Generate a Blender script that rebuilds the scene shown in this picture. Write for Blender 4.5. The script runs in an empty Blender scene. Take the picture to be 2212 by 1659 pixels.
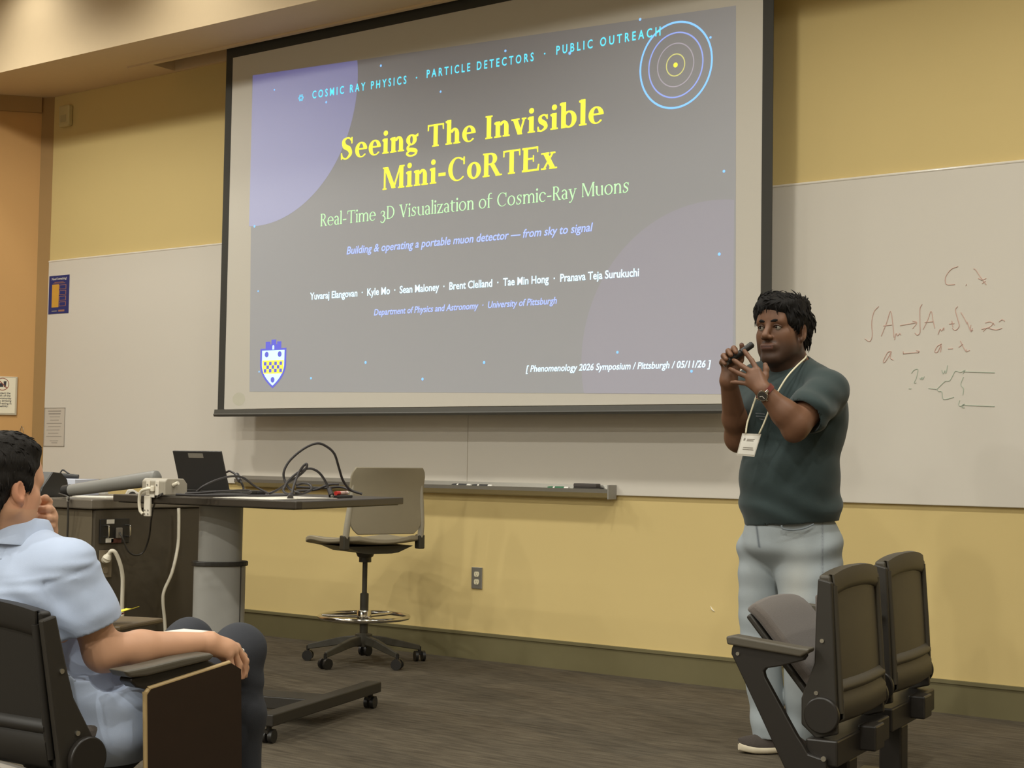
import bpy, bmesh, math, random
import numpy as np
from mathutils import Vector, Matrix

# ------------------------------------------------------------------ camera, world, lights, exposure
scene = bpy.context.scene
COL = scene.collection
IMG_W, IMG_H = 2212.0, 1659.0
CX, CY = 1106.0, 829.5
FOC = 3323.0                                    # focal length in pixels of the 2212 px frame
ROLL = 0.016
WALL_DIST = 6.7
CAM = np.array([0.0, -WALL_DIST, 1.0874])

def _camera_axes():
    vx = -3363.0
    t = math.tan(ROLL)
    hy = 924 + (CX - vx) * t
    X = -np.array([vx - CX, -(924 - CY), -FOC]); X /= np.linalg.norm(X)
    p1 = np.array([0.0, -(hy - CY), -FOC])
    Z = np.cross(X, p1); Z /= np.linalg.norm(Z)
    if Z[1] < 0: Z = -Z
    Y = np.cross(Z, X)
    return np.array([X, Y, Z])
RC = _camera_axes()

cam_data = bpy.data.cameras.new('camera')
cam_data.sensor_fit = 'HORIZONTAL'
cam_data.sensor_width = 36.0
cam_data.lens = FOC / IMG_W * 36.0
cam_data.clip_start = 0.05
cam_data.clip_end = 60
cam = bpy.data.objects.new('camera', cam_data)
M = Matrix([[*RC[i], CAM[i]] for i in range(3)] + [[0, 0, 0, 1]])
cam.matrix_world = M
COL.objects.link(cam)
scene.camera = cam

scene.view_settings.view_transform = 'Standard'
scene.view_settings.look = 'None'
scene.view_settings.gamma = 1.0
scene.view_settings.use_curve_mapping = False
scene.view_settings.exposure = 0.42

world = bpy.data.worlds.new('room_ambient')
scene.world = world
world.use_nodes = True
world.node_tree.nodes['Background'].inputs[0].default_value = (1.0, 0.93, 0.82, 1)
world.node_tree.nodes['Background'].inputs[1].default_value = 0.09

def lamp(name, loc, energy, color=(1.0, 0.985, 0.90), radius=0.07, cone=150, blend=0.6, target=None):
    L = bpy.data.lights.new(name, 'SPOT')
    L.energy = energy; L.color = color; L.shadow_soft_size = radius
    L.spot_size = math.radians(cone); L.spot_blend = blend
    o = bpy.data.objects.new(name, L)
    o.location = loc
    if target is not None:
        o.rotation_euler = (Vector(target) - Vector(loc)).to_track_quat('-Z', 'Y').to_euler()
    COL.objects.link(o)
    return o

CEIL_Z = 4.4
# recessed downlights of the hall: front row (the middle ones dimmed for the screen), then rows over the seats
for x, e in ((-8.45, 150), (-6.8, 98), (-5.1, 14), (-3.6, 88), (-1.8, 115), (0.0, 120)):
    lamp('downlight', (x, -1.98, CEIL_Z - 0.04), e, radius=0.14)
for x, e in ((-8.0, 100), (-5.6, 85), (-3.2, 85), (-0.8, 100)):
    lamp('downlight', (x, -4.6, CEIL_Z - 0.04), e)
for y, e in ((-7.4, 170), (-10.2, 290), (-13.0, 400)):
    for x in (-8.0, -4.4, -0.8):
        lamp('downlight', (x, y, CEIL_Z - 0.04), e, cone=165)

# wall washers close to the soffit's face
for x in (-8.42, -6.82, -5.2):
    lamp('wall_washer', (x, -1.02, CEIL_Z - 0.04), 20, cone=138, blend=0.9, radius=0.06)

# ------------------------------------------------------------------ pixel -> place helpers (2212x1659 frame of the photograph)
def ray(px, py):
    return RC @ np.array([px - CX, -(py - CY), -FOC])
def AZ(px, py, z):                               # on the horizontal plane at height z
    d = ray(px, py); return CAM + d * (z - CAM[2]) / d[2]
def AY(px, py, y):                               # on a plane parallel to the front wall
    d = ray(px, py); return CAM + d * (y - CAM[1]) / d[1]
def AD(px, py, d):                               # at a distance d along the camera axis
    return CAM + ray(px, py) * d / FOC

# ------------------------------------------------------------------ materials
def lin(c):
    return tuple(((v / 255) / 12.92 if v / 255 <= 0.04045 else ((v / 255 + 0.055) / 1.055) ** 2.4) for v in c)

def mat(name, rgb, rough=0.6, metal=0.0, var=0.06, scale=18.0, bump=0.0, bump_scale=60.0, emit=None, estr=1.0,
        spec=0.5, coat=0.0, stretch=None, attr=None, transmission=0.0, alpha=1.0, sheen=0.0):
    m = bpy.data.materials.new(name)
    m.use_nodes = True
    nt = m.node_tree; N = nt.nodes; L = nt.links
    b = N['Principled BSDF']
    col = lin(rgb)
    tc = N.new('ShaderNodeTexCoord')
    mp = N.new('ShaderNodeMapping')
    L.new(tc.outputs['Object'], mp.inputs[0])
    if stretch: mp.inputs['Scale'].default_value = stretch
    nz = N.new('ShaderNodeTexNoise'); nz.inputs['Scale'].default_value = scale; nz.inputs['Detail'].default_value = 4
    L.new(mp.outputs[0], nz.inputs['Vector'])
    mr = N.new('ShaderNodeMapRange')
    mr.inputs[3].default_value = 1 - var; mr.inputs[4].default_value = 1 + var
    L.new(nz.outputs['Fac'], mr.inputs[0])
    mx = N.new('ShaderNodeVectorMath'); mx.operation = 'SCALE'
    if attr:
        at = N.new('ShaderNodeAttribute'); at.attribute_name = attr
        L.new(at.outputs['Color'], mx.inputs[0])
    else:
        mx.inputs[0].default_value = col
    L.new(mr.outputs[0], mx.inputs['Scale'])
    L.new(mx.outputs[0], b.inputs['Base Color'])
    b.inputs['Roughness'].default_value = rough
    b.inputs['Metallic'].default_value = metal
    b.inputs['Specular IOR Level'].default_value = spec
    b.inputs['Coat Weight'].default_value = coat
    b.inputs['Coat Roughness'].default_value = 0.12
    b.inputs['Transmission Weight'].default_value = transmission
    b.inputs['Alpha'].default_value = alpha
    b.inputs['Sheen Weight'].default_value = sheen
    if emit is not None:
        b.inputs['Emission Color'].default_value = (*emit, 1)
        b.inputs['Emission Strength'].default_value = estr
    if bump > 0:
        n2 = N.new('ShaderNodeTexNoise'); n2.inputs['Scale'].default_value = bump_scale; n2.inputs['Detail'].default_value = 3
        L.new(mp.outputs[0], n2.inputs['Vector'])
        bp = N.new('ShaderNodeBump'); bp.inputs['Strength'].default_value = bump; bp.inputs['Distance'].default_value = 0.004
        L.new(n2.outputs['Fac'], bp.inputs['Height'])
        L.new(bp.outputs[0], b.inputs['Normal'])
    return m

# ------------------------------------------------------------------ mesh collector
def rotm(rx=0, ry=0, rz=0):
    return np.array((Matrix.Rotation(rz, 3, 'Z') @ Matrix.Rotation(ry, 3, 'Y') @ Matrix.Rotation(rx, 3, 'X')))

def frame_z(d):
    d = np.asarray(d, float); d = d / np.linalg.norm(d)
    a = np.array([0, 0, 1.0]) if abs(d[2]) < 0.9 else np.array([1.0, 0, 0])
    u = np.cross(a, d); u /= np.linalg.norm(u); v = np.cross(d, u)
    return u, v, d

class MB:
    def __init__(s): s.v = []; s.f = []
    def add(s, vs, fs):
        o = len(s.v); s.v += [tuple(map(float, p)) for p in vs]; s.f += [tuple(i + o for i in f) for f in fs]; return s
    def box(s, c, size, R=None):
        c = np.asarray(c, float); h = np.asarray(size, float) / 2
        vs = [np.array([x, y, z]) * h for x in (-1, 1) for y in (-1, 1) for z in (-1, 1)]
        if R is not None: vs = [R @ v for v in vs]
        vs = [v + c for v in vs]
        return s.add(vs, [(0, 1, 3, 2), (4, 6, 7, 5), (0, 4, 5, 1), (2, 3, 7, 6), (0, 2, 6, 4), (1, 5, 7, 3)])
    def bb(s, lo, hi):
        lo = np.asarray(lo, float); hi = np.asarray(hi, float)
        return s.box((lo + hi) / 2, hi - lo)
    def cyl(s, a, b, r1, r2=None, n=20, cap=True):
        r2 = r1 if r2 is None else r2
        a = np.asarray(a, float); b = np.asarray(b, float); u, v, d = frame_z(b - a)
        vs = []
        for p, r in ((a, r1), (b, r2)):
            vs += [p + r * (math.cos(2 * math.pi * i / n) * u + math.sin(2 * math.pi * i / n) * v) for i in range(n)]
        fs = [(i, (i + 1) % n, n + (i + 1) % n, n + i) for i in range(n)]
        if cap: fs += [tuple(range(n))[::-1], tuple(range(n, 2 * n))]
        return s.add(vs, fs)
    def tube(s, pts, r, n=10, closed=False, sub=6):
        pts = smooth_path(pts, sub, closed)
        m = len(pts); rr = r if hasattr(r, '__len__') else [r] * m
        if len(rr) != m: rr = np.interp(np.linspace(0, 1, m), np.linspace(0, 1, len(rr)), rr)
        vs = []; u = None
        for i, p in enumerate(pts):
            if closed: t = pts[(i + 1) % m] - pts[i - 1]
            else: t = pts[min(i + 1, m - 1)] - pts[max(i - 1, 0)]
            t = t / (np.linalg.norm(t) + 1e-12)
            if u is None: u, v, _ = frame_z(t)
            u = u - t * np.dot(u, t); u /= np.linalg.norm(u); v = np.cross(t, u)
            vs += [p + rr[i] * (math.cos(2 * math.pi * k / n) * u + math.sin(2 * math.pi * k / n) * v) for k in range(n)]
        fs = []
        for i in range(m if closed else m - 1):
            j = (i + 1) % m
            fs += [(i * n + k, i * n + (k + 1) % n, j * n + (k + 1) % n, j * n + k) for k in range(n)]
        if not closed: fs += [tuple(range(n))[::-1], tuple(range((m - 1) * n, m * n))]
        return s.add(vs, fs)
    def prism(s, poly, z0, z1, T=None):
        """polygon (x,y) extruded z0..z1, T maps (x,y,z)->point"""
        T = T or (lambda p: p); n = len(poly)
        vs = [T(np.array([x, y, z0])) for x, y in poly] + [T(np.array([x, y, z1])) for x, y in poly]
        fs = [tuple(range(n))[::-1], tuple(range(n, 2 * n))] + [(i, (i + 1) % n, n + (i + 1) % n, n + i) for i in range(n)]
        return s.add(vs, fs)
    def lathe(s, prof, c=(0, 0, 0), n=28, T=None):
        c = np.asarray(c, float); vs = []; fs = []; m = len(prof)
        for r, z in prof:
            for k in range(n):
                a = 2 * math.pi * k / n
                p = np.array([r * math.cos(a), r * math.sin(a), z])
                vs.append((T(p) if T else p) + c)
        for i in range(m - 1):
            fs += [(i * n + k, i * n + (k + 1) % n, (i + 1) * n + (k + 1) % n, (i + 1) * n + k) for k in range(n)]
        fs += [tuple(range(n))[::-1], tuple(range((m - 1) * n, m * n))]
        return s.add(vs, fs)
    def ball(s, c, r, n=16, m=10, R=None):
        r = np.asarray(r if hasattr(r, '__len__') else (r, r, r), float); c = np.asarray(c, float)
        vs = []; fs = []
        for i in range(1, m):
            a = math.pi * i / m
            for k in range(n):
                b = 2 * math.pi * k / n
                p = r * np.array([math.sin(a) * math.cos(b), math.sin(a) * math.sin(b), math.cos(a)])
                vs.append((R @ p if R is not None else p) + c)
        top = len(vs); p = np.array([0, 0, r[2]]); vs += [(R @ p if R is not None else p) + c, (-(R @ p) if R is not None else -p) + c]
        for i in range(m - 2):
            fs += [(i * n + k, (i + 1) * n + k, (i + 1) * n + (k + 1) % n, i * n + (k + 1) % n) for k in range(n)]
        fs += [(top, k, (k + 1) % n) for k in range(n)]
        fs += [(top + 1, (m - 2) * n + (k + 1) % n, (m - 2) * n + k) for k in range(n)]
        return s.add(vs, fs)
    def sheet(s, grid, th=0.0, nrm=None):
        """grid[i][j] of points; thickness by offset along nrm"""
        g = np.asarray(grid, float); a, b = g.shape[:2]
        if th == 0:
            return s.add(g.reshape(-1, 3), [(i * b + j, (i + 1) * b + j, (i + 1) * b + j + 1, i * b + j + 1) for i in range(a - 1) for j in range(b - 1)])
        if nrm is None:
            du = np.gradient(g, axis=0); dv = np.gradient(g, axis=1)
            nn = np.cross(du, dv); nn /= (np.linalg.norm(nn, axis=2, keepdims=True) + 1e-12)
        else: nn = np.broadcast_to(np.asarray(nrm, float), g.shape)
        t = np.concatenate([(g + nn * th / 2).reshape(-1, 3), (g - nn * th / 2).reshape(-1, 3)])
        o = a * b
        fs = [(i * b + j, (i + 1) * b + j, (i + 1) * b + j + 1, i * b + j + 1) for i in range(a - 1) for j in range(b - 1)]
        fs += [tuple(o + q for q in f[::-1]) for f in fs]
        rim = [i * b for i in range(a)] + [(a - 1) * b + j for j in range(1, b)] + [i * b + b - 1 for i in range(a - 2, -1, -1)] + [j for j in range(b - 2, 0, -1)]
        m = len(rim)
        fs += [(rim[k], o + rim[k], o + rim[(k + 1) % m], rim[(k + 1) % m]) for k in range(m)]
        return s.add(t, fs)
    def build(s, name, m, parent=None, smooth=None, bevel=0.0, bseg=2, **kw):
        me = bpy.data.meshes.new(name)
        me.from_pydata(s.v, [], s.f); me.update()
        bm = bmesh.new(); bm.from_mesh(me); bmesh.ops.recalc_face_normals(bm, faces=bm.faces); bm.to_mesh(me); bm.free()
        return link(name, me, m, parent, smooth, bevel, bseg, **kw)

def link(name, me, m, parent=None, smooth=None, bevel=0.0, bseg=2, label=None, cat=None, group=None, kind=None):
    o = bpy.data.objects.new(name, me)
    COL.objects.link(o)
    for q in (m if isinstance(m, (list, tuple)) else [m]): me.materials.append(q)
    if parent is not None: o.parent = parent
    if bevel > 0:
        b = o.modifiers.new('bevel', 'BEVEL'); b.width = bevel; b.segments = bseg; b.limit_method = 'ANGLE'; b.angle_limit = math.radians(40)
    if smooth is not None:
        me.polygons.foreach_set('use_smooth', [True] * len(me.polygons))
        if smooth < 179:
            try: me.set_sharp_from_angle(angle=math.radians(smooth))
            except Exception: pass
    tag(o, label, cat, group, kind)
    return o

def tag(o, label=None, cat=None, group=None, kind=None):
    if label: o['label'] = label
    if cat: o['category'] = cat
    if group: o['group'] = group
    if kind: o['kind'] = kind
    return o

def thing(name, label, cat, loc=(0, 0, 0), rz=0.0, group=None):
    o = bpy.data.objects.new(name, None)
    o.empty_display_size = 0.1
    COL.objects.link(o)
    o.location = tuple(map(float, loc)); o.rotation_euler = (0, 0, rz)
    return tag(o, label, cat, group)

def smooth_path(pts, sub=6, closed=False):
    P = [np.asarray(p, float) for p in pts]; n = len(P)
    if sub <= 1 or n < 3: return P
    out = []
    rng = range(n) if closed else range(n - 1)
    for i in rng:
        p0 = P[(i - 1) % n] if (closed or i > 0) else 2 * P[0] - P[1]
        p1 = P[i]; p2 = P[(i + 1) % n]
        p3 = P[(i + 2) % n] if (closed or i + 2 < n) else 2 * P[-1] - P[-2]
        for k in range(sub):
            t = k / sub
            out.append(0.5 * ((2 * p1) + (-p0 + p2) * t + (2 * p0 - 5 * p1 + 4 * p2 - p3) * t * t + (-p0 + 3 * p1 - 3 * p2 + p3) * t ** 3))
    if not closed: out.append(P[-1])
    return out

def children(o):
    return [c for c in bpy.data.objects if c.parent == o]
def dup(root, loc, rz, **kw):
    def cp(o, parent):
        c = o.copy(); COL.objects.link(c); c.parent = parent
        for ch in children(o): cp(ch, c)
        return c
    src = children(root)
    r = root.copy(); COL.objects.link(r); r.location = tuple(map(float, loc)); r.rotation_euler = (0, 0, rz)
    for ch in src: cp(ch, r)
    tag(r, kw.get('label'), kw.get('cat'), kw.get('group'))
    return r
# ------------------------------------------------------------------ the room
M_wall = mat('yellow_wall_paint', (218, 194, 132), rough=0.75, var=0.02, scale=3, bump=0.05, bump_scale=220)
M_tan = mat('tan_wall_paint', (205, 158, 98), rough=0.75, var=0.02, scale=3, bump=0.05, bump_scale=220)
M_trim = mat('darker_brown_trim', (168, 132, 82), rough=0.7, var=0.02)
M_soffit = mat('cream_soffit_paint', (224, 200, 162), rough=0.8, var=0.02)
M_ceil = mat('ceiling_paint', (226, 222, 212), rough=0.9, var=0.02)
M_base = mat('olive_rubber_base', (112, 104, 72), rough=0.55, var=0.04)
M_room = mat('rear_wall_paint', (190, 180, 158), rough=0.9, var=0.02)

def carpet_material():
    m = bpy.data.materials.new('carpet_tiles'); m.use_nodes = True
    nt = m.node_tree; N = nt.nodes; L = nt.links; b = N['Principled BSDF']
    tc = N.new('ShaderNodeTexCoord'); mp = N.new('ShaderNodeMapping')
    mp.inputs['Rotation'].default_value = (0, 0, 0.35)
    L.new(tc.outputs['Object'], mp.inputs[0])
    br = N.new('ShaderNodeTexBrick'); br.offset = 0.5
    br.inputs['Scale'].default_value = 1.0; br.inputs['Mortar Size'].default_value = 0.0
    br.inputs['Brick Width'].default_value = 0.9; br.inputs['Row Height'].default_value = 0.23
    br.inputs['Bias'].default_value = 0.0
    br.inputs['Color1'].default_value = (0.9, 0.9, 0.9, 1); br.inputs['Color2'].default_value = (1.1, 1.08, 1.05, 1)
    L.new(mp.outputs[0], br.inputs['Vector'])
    mp2 = N.new('ShaderNodeMapping'); mp2.inputs['Scale'].default_value = (3, 22, 1); mp2.inputs['Rotation'].default_value = (0, 0, 0.35)
    L.new(tc.outputs['Object'], mp2.inputs[0])
    n1 = N.new('ShaderNodeTexNoise'); n1.inputs['Scale'].default_value = 2.2; n1.inputs['Detail'].default_value = 5
    L.new(mp2.outputs[0], n1.inputs['Vector'])
    n2 = N.new('ShaderNodeTexNoise'); n2.inputs['Scale'].default_value = 260; n2.inputs['Detail'].default_value = 2
    L.new(tc.outputs['Object'], n2.inputs['Vector'])
    cr = N.new('ShaderNodeValToRGB')
    cr.color_ramp.elements[0].position = 0.3; cr.color_ramp.elements[0].color = (*lin((70, 63, 53)), 1)
    cr.color_ramp.elements[1].position = 0.72; cr.color_ramp.elements[1].color = (*lin((98, 90, 76)), 1)
    L.new(n1.outputs['Fac'], cr.inputs[0])
    mx = N.new('ShaderNodeMix'); mx.data_type = 'RGBA'; mx.blend_type = 'MULTIPLY'; mx.inputs[0].default_value = 1
    L.new(cr.outputs[0], mx.inputs[6]); L.new(br.outputs[0], mx.inputs[7])
    mr = N.new('ShaderNodeMapRange'); mr.inputs[3].default_value = 0.65; mr.inputs[4].default_value = 1.35
    L.new(n2.outputs['Fac'], mr.inputs[0])
    sc = N.new('ShaderNodeVectorMath'); sc.operation = 'SCALE'
    L.new(mx.outputs[2], sc.inputs[0]); L.new(mr.outputs[0], sc.inputs['Scale'])
    L.new(sc.outputs[0], b.inputs['Base Color'])
    b.inputs['Roughness'].default_value = 0.95; b.inputs['Specular IOR Level'].default_value = 0.15
    bp = N.new('ShaderNodeBump'); bp.inputs['Strength'].default_value = 0.5; bp.inputs['Distance'].default_value = 0.004
    L.new(n2.outputs['Fac'], bp.inputs['Height']); L.new(bp.outputs[0], b.inputs['Normal'])
    return m

XR = 2.5; YB = -15.0
MB().bb((-13.5, YB, -0.1), (XR, 0.15, 0)).build('floor', carpet_material(), kind='structure')
MB().bb((-9.07, 0, 0), (XR, 0.15, CEIL_Z)).build('wall_front', M_wall, kind='structure')
MB().bb((-13.5, YB, CEIL_Z), (XR, 0.15, CEIL_Z + 0.1)).build('ceiling', M_ceil, kind='structure')
MB().bb((XR, YB, 0), (XR + 0.1, 0.15, CEIL_Z)).build('wall_right', M_room, kind='structure')
MB().bb((-13.5, YB - 0.1, 0), (XR, YB, CEIL_Z)).build('wall_back', M_room, kind='structure')
# soffit box over the screen with a slot the screen drops through
sf = MB()
SZ = 3.61; SD = -0.643
sf.bb((-13.5, SD, SZ), (XR, -0.235, CEIL_Z))
sf.bb((-13.5, -0.03, SZ), (XR, -0.001, CEIL_Z))
sf.bb((-13.5, -0.235, SZ), (-7.77, -0.03, CEIL_Z))
sf.bb((-2.7, -0.235, SZ), (XR, -0.03, CEIL_Z))
sf.bb((-7.77, -0.235, 3.95), (-2.7, -0.03, CEIL_Z))
sf.bb((-7.95, -0.275, SZ - 0.012), (-2.6, -0.245, SZ))
sf.build('trim_1', M_soffit, kind='structure')
# splayed left wall, its corner strip and the low beam above it
WL0 = np.array([-9.17, -0.03]); WLD = np.array([-0.66, -0.751])
def wl(t, n, z):                                 # t metres along the left wall from the corner, n metres out of it
    p = WL0 + WLD * t + np.array([0.751, -0.66]) * n
    return np.array([p[0], p[1], z])
def wl_box(mb, t0, t1, n0, n1, z0, z1):
    vs = [wl(t, n, z) for t in (t0, t1) for n in (n0, n1) for z in (z0, z1)]
    return mb.add(vs, [(0, 1, 3, 2), (4, 6, 7, 5), (0, 4, 5, 1), (2, 3, 7, 6), (0, 2, 6, 4), (1, 5, 7, 3)])
wl_box(MB(), 0, 6.3, -0.15, 0, 0, CEIL_Z).build('wall_left', M_tan, kind='structure')
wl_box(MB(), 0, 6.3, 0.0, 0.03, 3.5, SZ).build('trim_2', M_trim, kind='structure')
MB().prism([(-9.07, 0.12), (-9.07, -0.0), (-9.165, -0.035), (-9.30, 0.12)], 0, SZ).build('trim_3', M_trim, kind='structure')  # corner strip in a darker brown than the left wall
# rubber base
bs = MB().bb((-9.07, -0.012, 0), (XR, 0, 0.14))
bs.bb((-9.07, -0.018, 0.132), (XR, 0, 0.148))
bs.build('baseboard_front', M_base, kind='structure')
# pale curved mark on the wall beside the presenter
sp = [AY(1535, 1309, -0.002), AY(1538, 1316, -0.002), AY(1544, 1321, -0.002)]
MB().tube(sp, [0.001, 0.004, 0.001], n=6, sub=4).build('pale_mark', mat('pale_cream', (240, 232, 210)), bpy.data.objects['wall_front'], label='pale curved mark')

# ------------------------------------------------------------------ whiteboards
M_wb = mat('whiteboard_enamel', (222, 215, 203), rough=0.28, var=0.012, scale=2, spec=0.35)
M_alu = mat('brushed_aluminium', (176, 172, 162), rough=0.38, metal=0.75, var=0.04, scale=40)
M_red = mat('faded_red_marker', (212, 178, 164), rough=0.6)
M_grn = mat('faded_green_marker', (184, 193, 176), rough=0.6)
ZB, ZT = 0.918, 2.432
SEAM = -5.279
for i, (x0, x1, lab) in enumerate(((-9.06, SEAM - 0.001, 'white dry erase board on the left, running from the wall corner to behind the screen'),
                                   (SEAM + 0.001, XR - 0.02, 'white dry erase board on the right with faint red and green formulas'))):
    w = thing('whiteboard', lab, 'whiteboard', (x0, 0, ZB))
    MB().bb((0, -0.016, 0), (x1 - x0, -0.001, ZT - ZB)).build('writing_surface', M_wb, w, bevel=0.004, bseg=3)
    MB().cyl((0, -0.009, ZT - ZB + 0.002), (x1 - x0, -0.009, ZT - ZB + 0.002), 0.009, n=16).build('top_rail', mat('polished_white_rail', (226, 218, 204), rough=0.14, coat=0.4), w, smooth=60)
    wbr = w
def strokes(name, lst, m, r=0.0028):
    k = MB()
    for st in lst:
        pts = [AY(1780 + a / 4.366, 560 + b / 4.366, -0.0165) - np.array([SEAM + 0.001, 0, ZB]) for a, b in st]
        pts = smooth_path(pts, 5)
        k.tube([p * np.array([1, 1, 1]) for p in pts], r, n=5, sub=1)
    o = k.build(name, m, wbr)
    return o
RED = [
    [(1265, 68), (1200, 95), (1150, 160), (1145, 215), (1165, 240), (1235, 238)], [(1345, 235), (1338, 250)],
    [(1410, 90), (1430, 100), (1470, 160), (1530, 240)], [(1455, 180), (1490, 195), (1530, 180)], [(1490, 230), (1525, 205)],
    [(515, 445), (470, 500), (450, 600), (455, 720), (430, 775), (385, 750)],
    [(540, 725), (590, 600), (628, 490), (650, 620), (660, 735)], [(560, 628), (640, 618)],
    [(665, 760), (680, 700), (695, 720), (715, 700), (725, 715)],
    [(718, 625), (870, 598)], [(835, 582), (875, 598), (835, 655)],
    [(925, 425), (905, 470), (905, 600), (905, 690), (880, 715), (858, 695)],
    [(935, 660), (975, 580), (1010, 490), (1030, 590), (1045, 650)], [(950, 595), (1030, 588)],
    [(1075, 710), (1095, 660), (1110, 675), (1130, 645), (1130, 670)],
    [(1180, 610), (1230, 605)], [(1205, 580), (1215, 640)],
    [(1260, 445), (1240, 480), (1260, 560), (1275, 630), (1240, 670), (1210, 650)],
    [(1290, 500), (1325, 560), (1350, 610)], [(1350, 590), (1385, 680), (1400, 650)], [(1385, 620), (1380, 660), (1405, 672)],
    [(1485, 660), (1560, 640), (1600, 600)], [(1500, 680), (1540, 650), (1620, 665), (1680, 650)], [(1520, 600), (1570, 590), (1610, 620)],
    [(1650, 590), (1680, 570), (1705, 585)],
    [(635, 870), (600, 880), (560, 960), (575, 970), (620, 900), (635, 870), (625, 930), (655, 950)],
    [(745, 890), (895, 878)], [(745, 870), (750, 895)], [(870, 860), (898, 868), (885, 885)],
    [(1110, 798), (1070, 820), (1045, 870), (1070, 875), (1105, 810), (1100, 875)],
    [(1170, 845), (1215, 843)], [(1285, 770), (1320, 840), (1340, 870)], [(1270, 830), (1310, 800)], [(1340, 850), (1345, 870), (1375, 858)]]
for y0_, y1_ in ((0, 300), (300, 765), (765, 2000)):
    strokes('red_writing', [t_ for t_ in RED if y0_ <= (t_[0][1] if t_[0] != (515, 445) else 445) < y1_], M_red, 0.0021)

strokes('green_writing', [
    [(825, 1075), (850, 1045), (885, 1040), (870, 1120), (850, 1165), (870, 1165)], [(905, 1120), (912, 1135), (925, 1110), (930, 1135), (945, 1105)],
    [(1110, 1045), (1125, 1080), (1140, 1050), (1150, 1075), (1165, 1000)], [(800, 1220), (825, 1220)], [(985, 1217), (1060, 1225)],
    [(1065, 1225), (1110, 1180), (1145, 1150), (1185, 1145), (1215, 1095), (1240, 1055), (1290, 1065), (1330, 1045), (1310, 1080)],
    [(1310, 1060), (1610, 1070)], [(1065, 1225), (1080, 1245), (1110, 1250), (1120, 1310), (1150, 1320), (1225, 1300)],
    [(1315, 1110), (1290, 1180), (1315, 1220), (1310, 1280)], [(1280, 1330), (1270, 1370), (1290, 1385), (1325, 1365), (1300, 1395), (1325, 1400)],
    [(1300, 1375), (1610, 1388)]], M_grn, 0.0021)

# marker tray under the boards
tr = thing('marker_tray', 'long aluminium marker tray along the bottom of the whiteboards', 'tray', (-7.05, -0.0012, 0.93))
tl = -4.30 + 7.05
prof = [(-0.017, -0.012), (-0.045, 0.0), (-0.088, 0.004), (-0.092, 0.018), (-0.086, 0.018), (-0.083, 0.010), (-0.045, 0.008), (-0.024, 0.03), (-0.017, 0.045)]
prof = [(-0.017, -0.03), (-0.06, -0.022), (-0.088, 0.0), (-0.090, 0.02), (-0.085, 0.02), (-0.082, 0.010), (-0.03, 0.010), (-0.022, 0.04), (-0.017, 0.04)]
MB().prism(prof, 0, tl, T=lambda p: np.array([p[2], p[0], p[1]])).build('channel', M_alu, tr)
MB().bb((tl - 0.004, -0.093, -0.032), (tl + 0.004, -0.016, 0.042)).build('end_cap', mat('grey_plastic_cap', (150, 146, 138), rough=0.5), tr, bevel=0.002)
TRAYZ = 0.9405
def marker(px0, px1, cap, lab):
    a = AY(px0, 1040, -0.055); b = AY(px1, 1040, -0.055)
    L = b[0] - a[0]; r = 0.0085
    t = thing('dry_erase_marker', lab, 'marker', (a[0], -0.055, TRAYZ + r))
    MB().cyl((L * 0.27, 0, 0), (L * 0.86, 0, 0), r, n=16).build('barrel', M_mkw, t, smooth=40)
    MB().cyl((L * 0.36, 0, 0), (L * 0.8, 0, 0), r + 0.0006, n=16).build('printed_band', cap, t, smooth=40)
    MB().cyl((0, 0, 0), (L * 0.07, 0, 0), r * 0.75, r * 0.95).cyl((L * 0.07, 0, 0), (L * 0.27, 0, 0), r * 0.95, r * 1.1).build('cap', cap, t, smooth=40)
    MB().cyl((L * 0.86, 0, 0), (L, 0, 0), r * 1.03, r * 0.9).build('end_plug', M_mkw, t, smooth=40)
M_mkw = mat('white_plastic', (236, 232, 222), rough=0.4)
M_mkk = mat('black_plastic', (38, 36, 34), rough=0.45)
M_mkg = mat('green_plastic', (42, 110, 70), rough=0.45)
marker(977, 1018, M_mkk, 'black capped dry erase marker on the tray, first from the stool')
marker(1021, 1064, M_mkk, 'black capped dry erase marker on the tray, just right of the board seam')
marker(1184, 1229, M_mkg, 'green capped dry erase marker on the tray')
e0 = AY(1244, 1040, -0.055)[0]; e1 = AY(1300, 1040, -0.055)[0]
er = thing('board_eraser', 'dark felt board eraser at the right end of the tray', 'eraser', (e0, -0.055, TRAYZ))
MB().bb((0, -0.025, 0), (e1 - e0, 0.022, 0.016)).build('felt_pad', mat('dark_felt', (60, 56, 52), rough=0.95, bump=0.4, bump_scale=300), er, bevel=0.003)
MB().bb((0, -0.024, 0.016), (e1 - e0 - 0.02, 0.021, 0.036)).build('grip', mat('eraser_grip', (78, 72, 68), rough=0.6), er, bevel=0.004)

# wall outlet
ot = thing('wall_outlet', 'steel plate wall outlet with two sockets low on the yellow wall', 'outlet', AY(1031, 1248.5, 0))
MB().box((0, -0.003, 0), (0.074, 0.006, 0.118)).build('cover_plate', M_alu, ot, bevel=0.002)
M_ivory = mat('ivory_socket', (226, 216, 184), rough=0.45)
for dz in (0.021, -0.021):
    poly = [(0.0165 * math.cos(a) * 1.0, max(-0.0135, min(0.0135, 0.0185 * math.sin(a)))) for a in np.linspace(0, 2 * math.pi, 24, endpoint=False)]
    s = MB().prism(poly, 0.006, 0.009, T=lambda p: np.array([p[0], -p[2], p[1] + dz])).build('socket', M_ivory, ot)
    MB().bb((-0.007, -0.0095, dz - 0.002), (-0.005, -0.0088, dz + 0.007)).bb((0.005, -0.0095, dz - 0.002), (0.007, -0.0088, dz + 0.006)).cyl((0, -0.0095, dz - 0.008), (0, -0.0088, dz - 0.008), 0.0022, n=10).build('slots', M_mkk, s)

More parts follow.
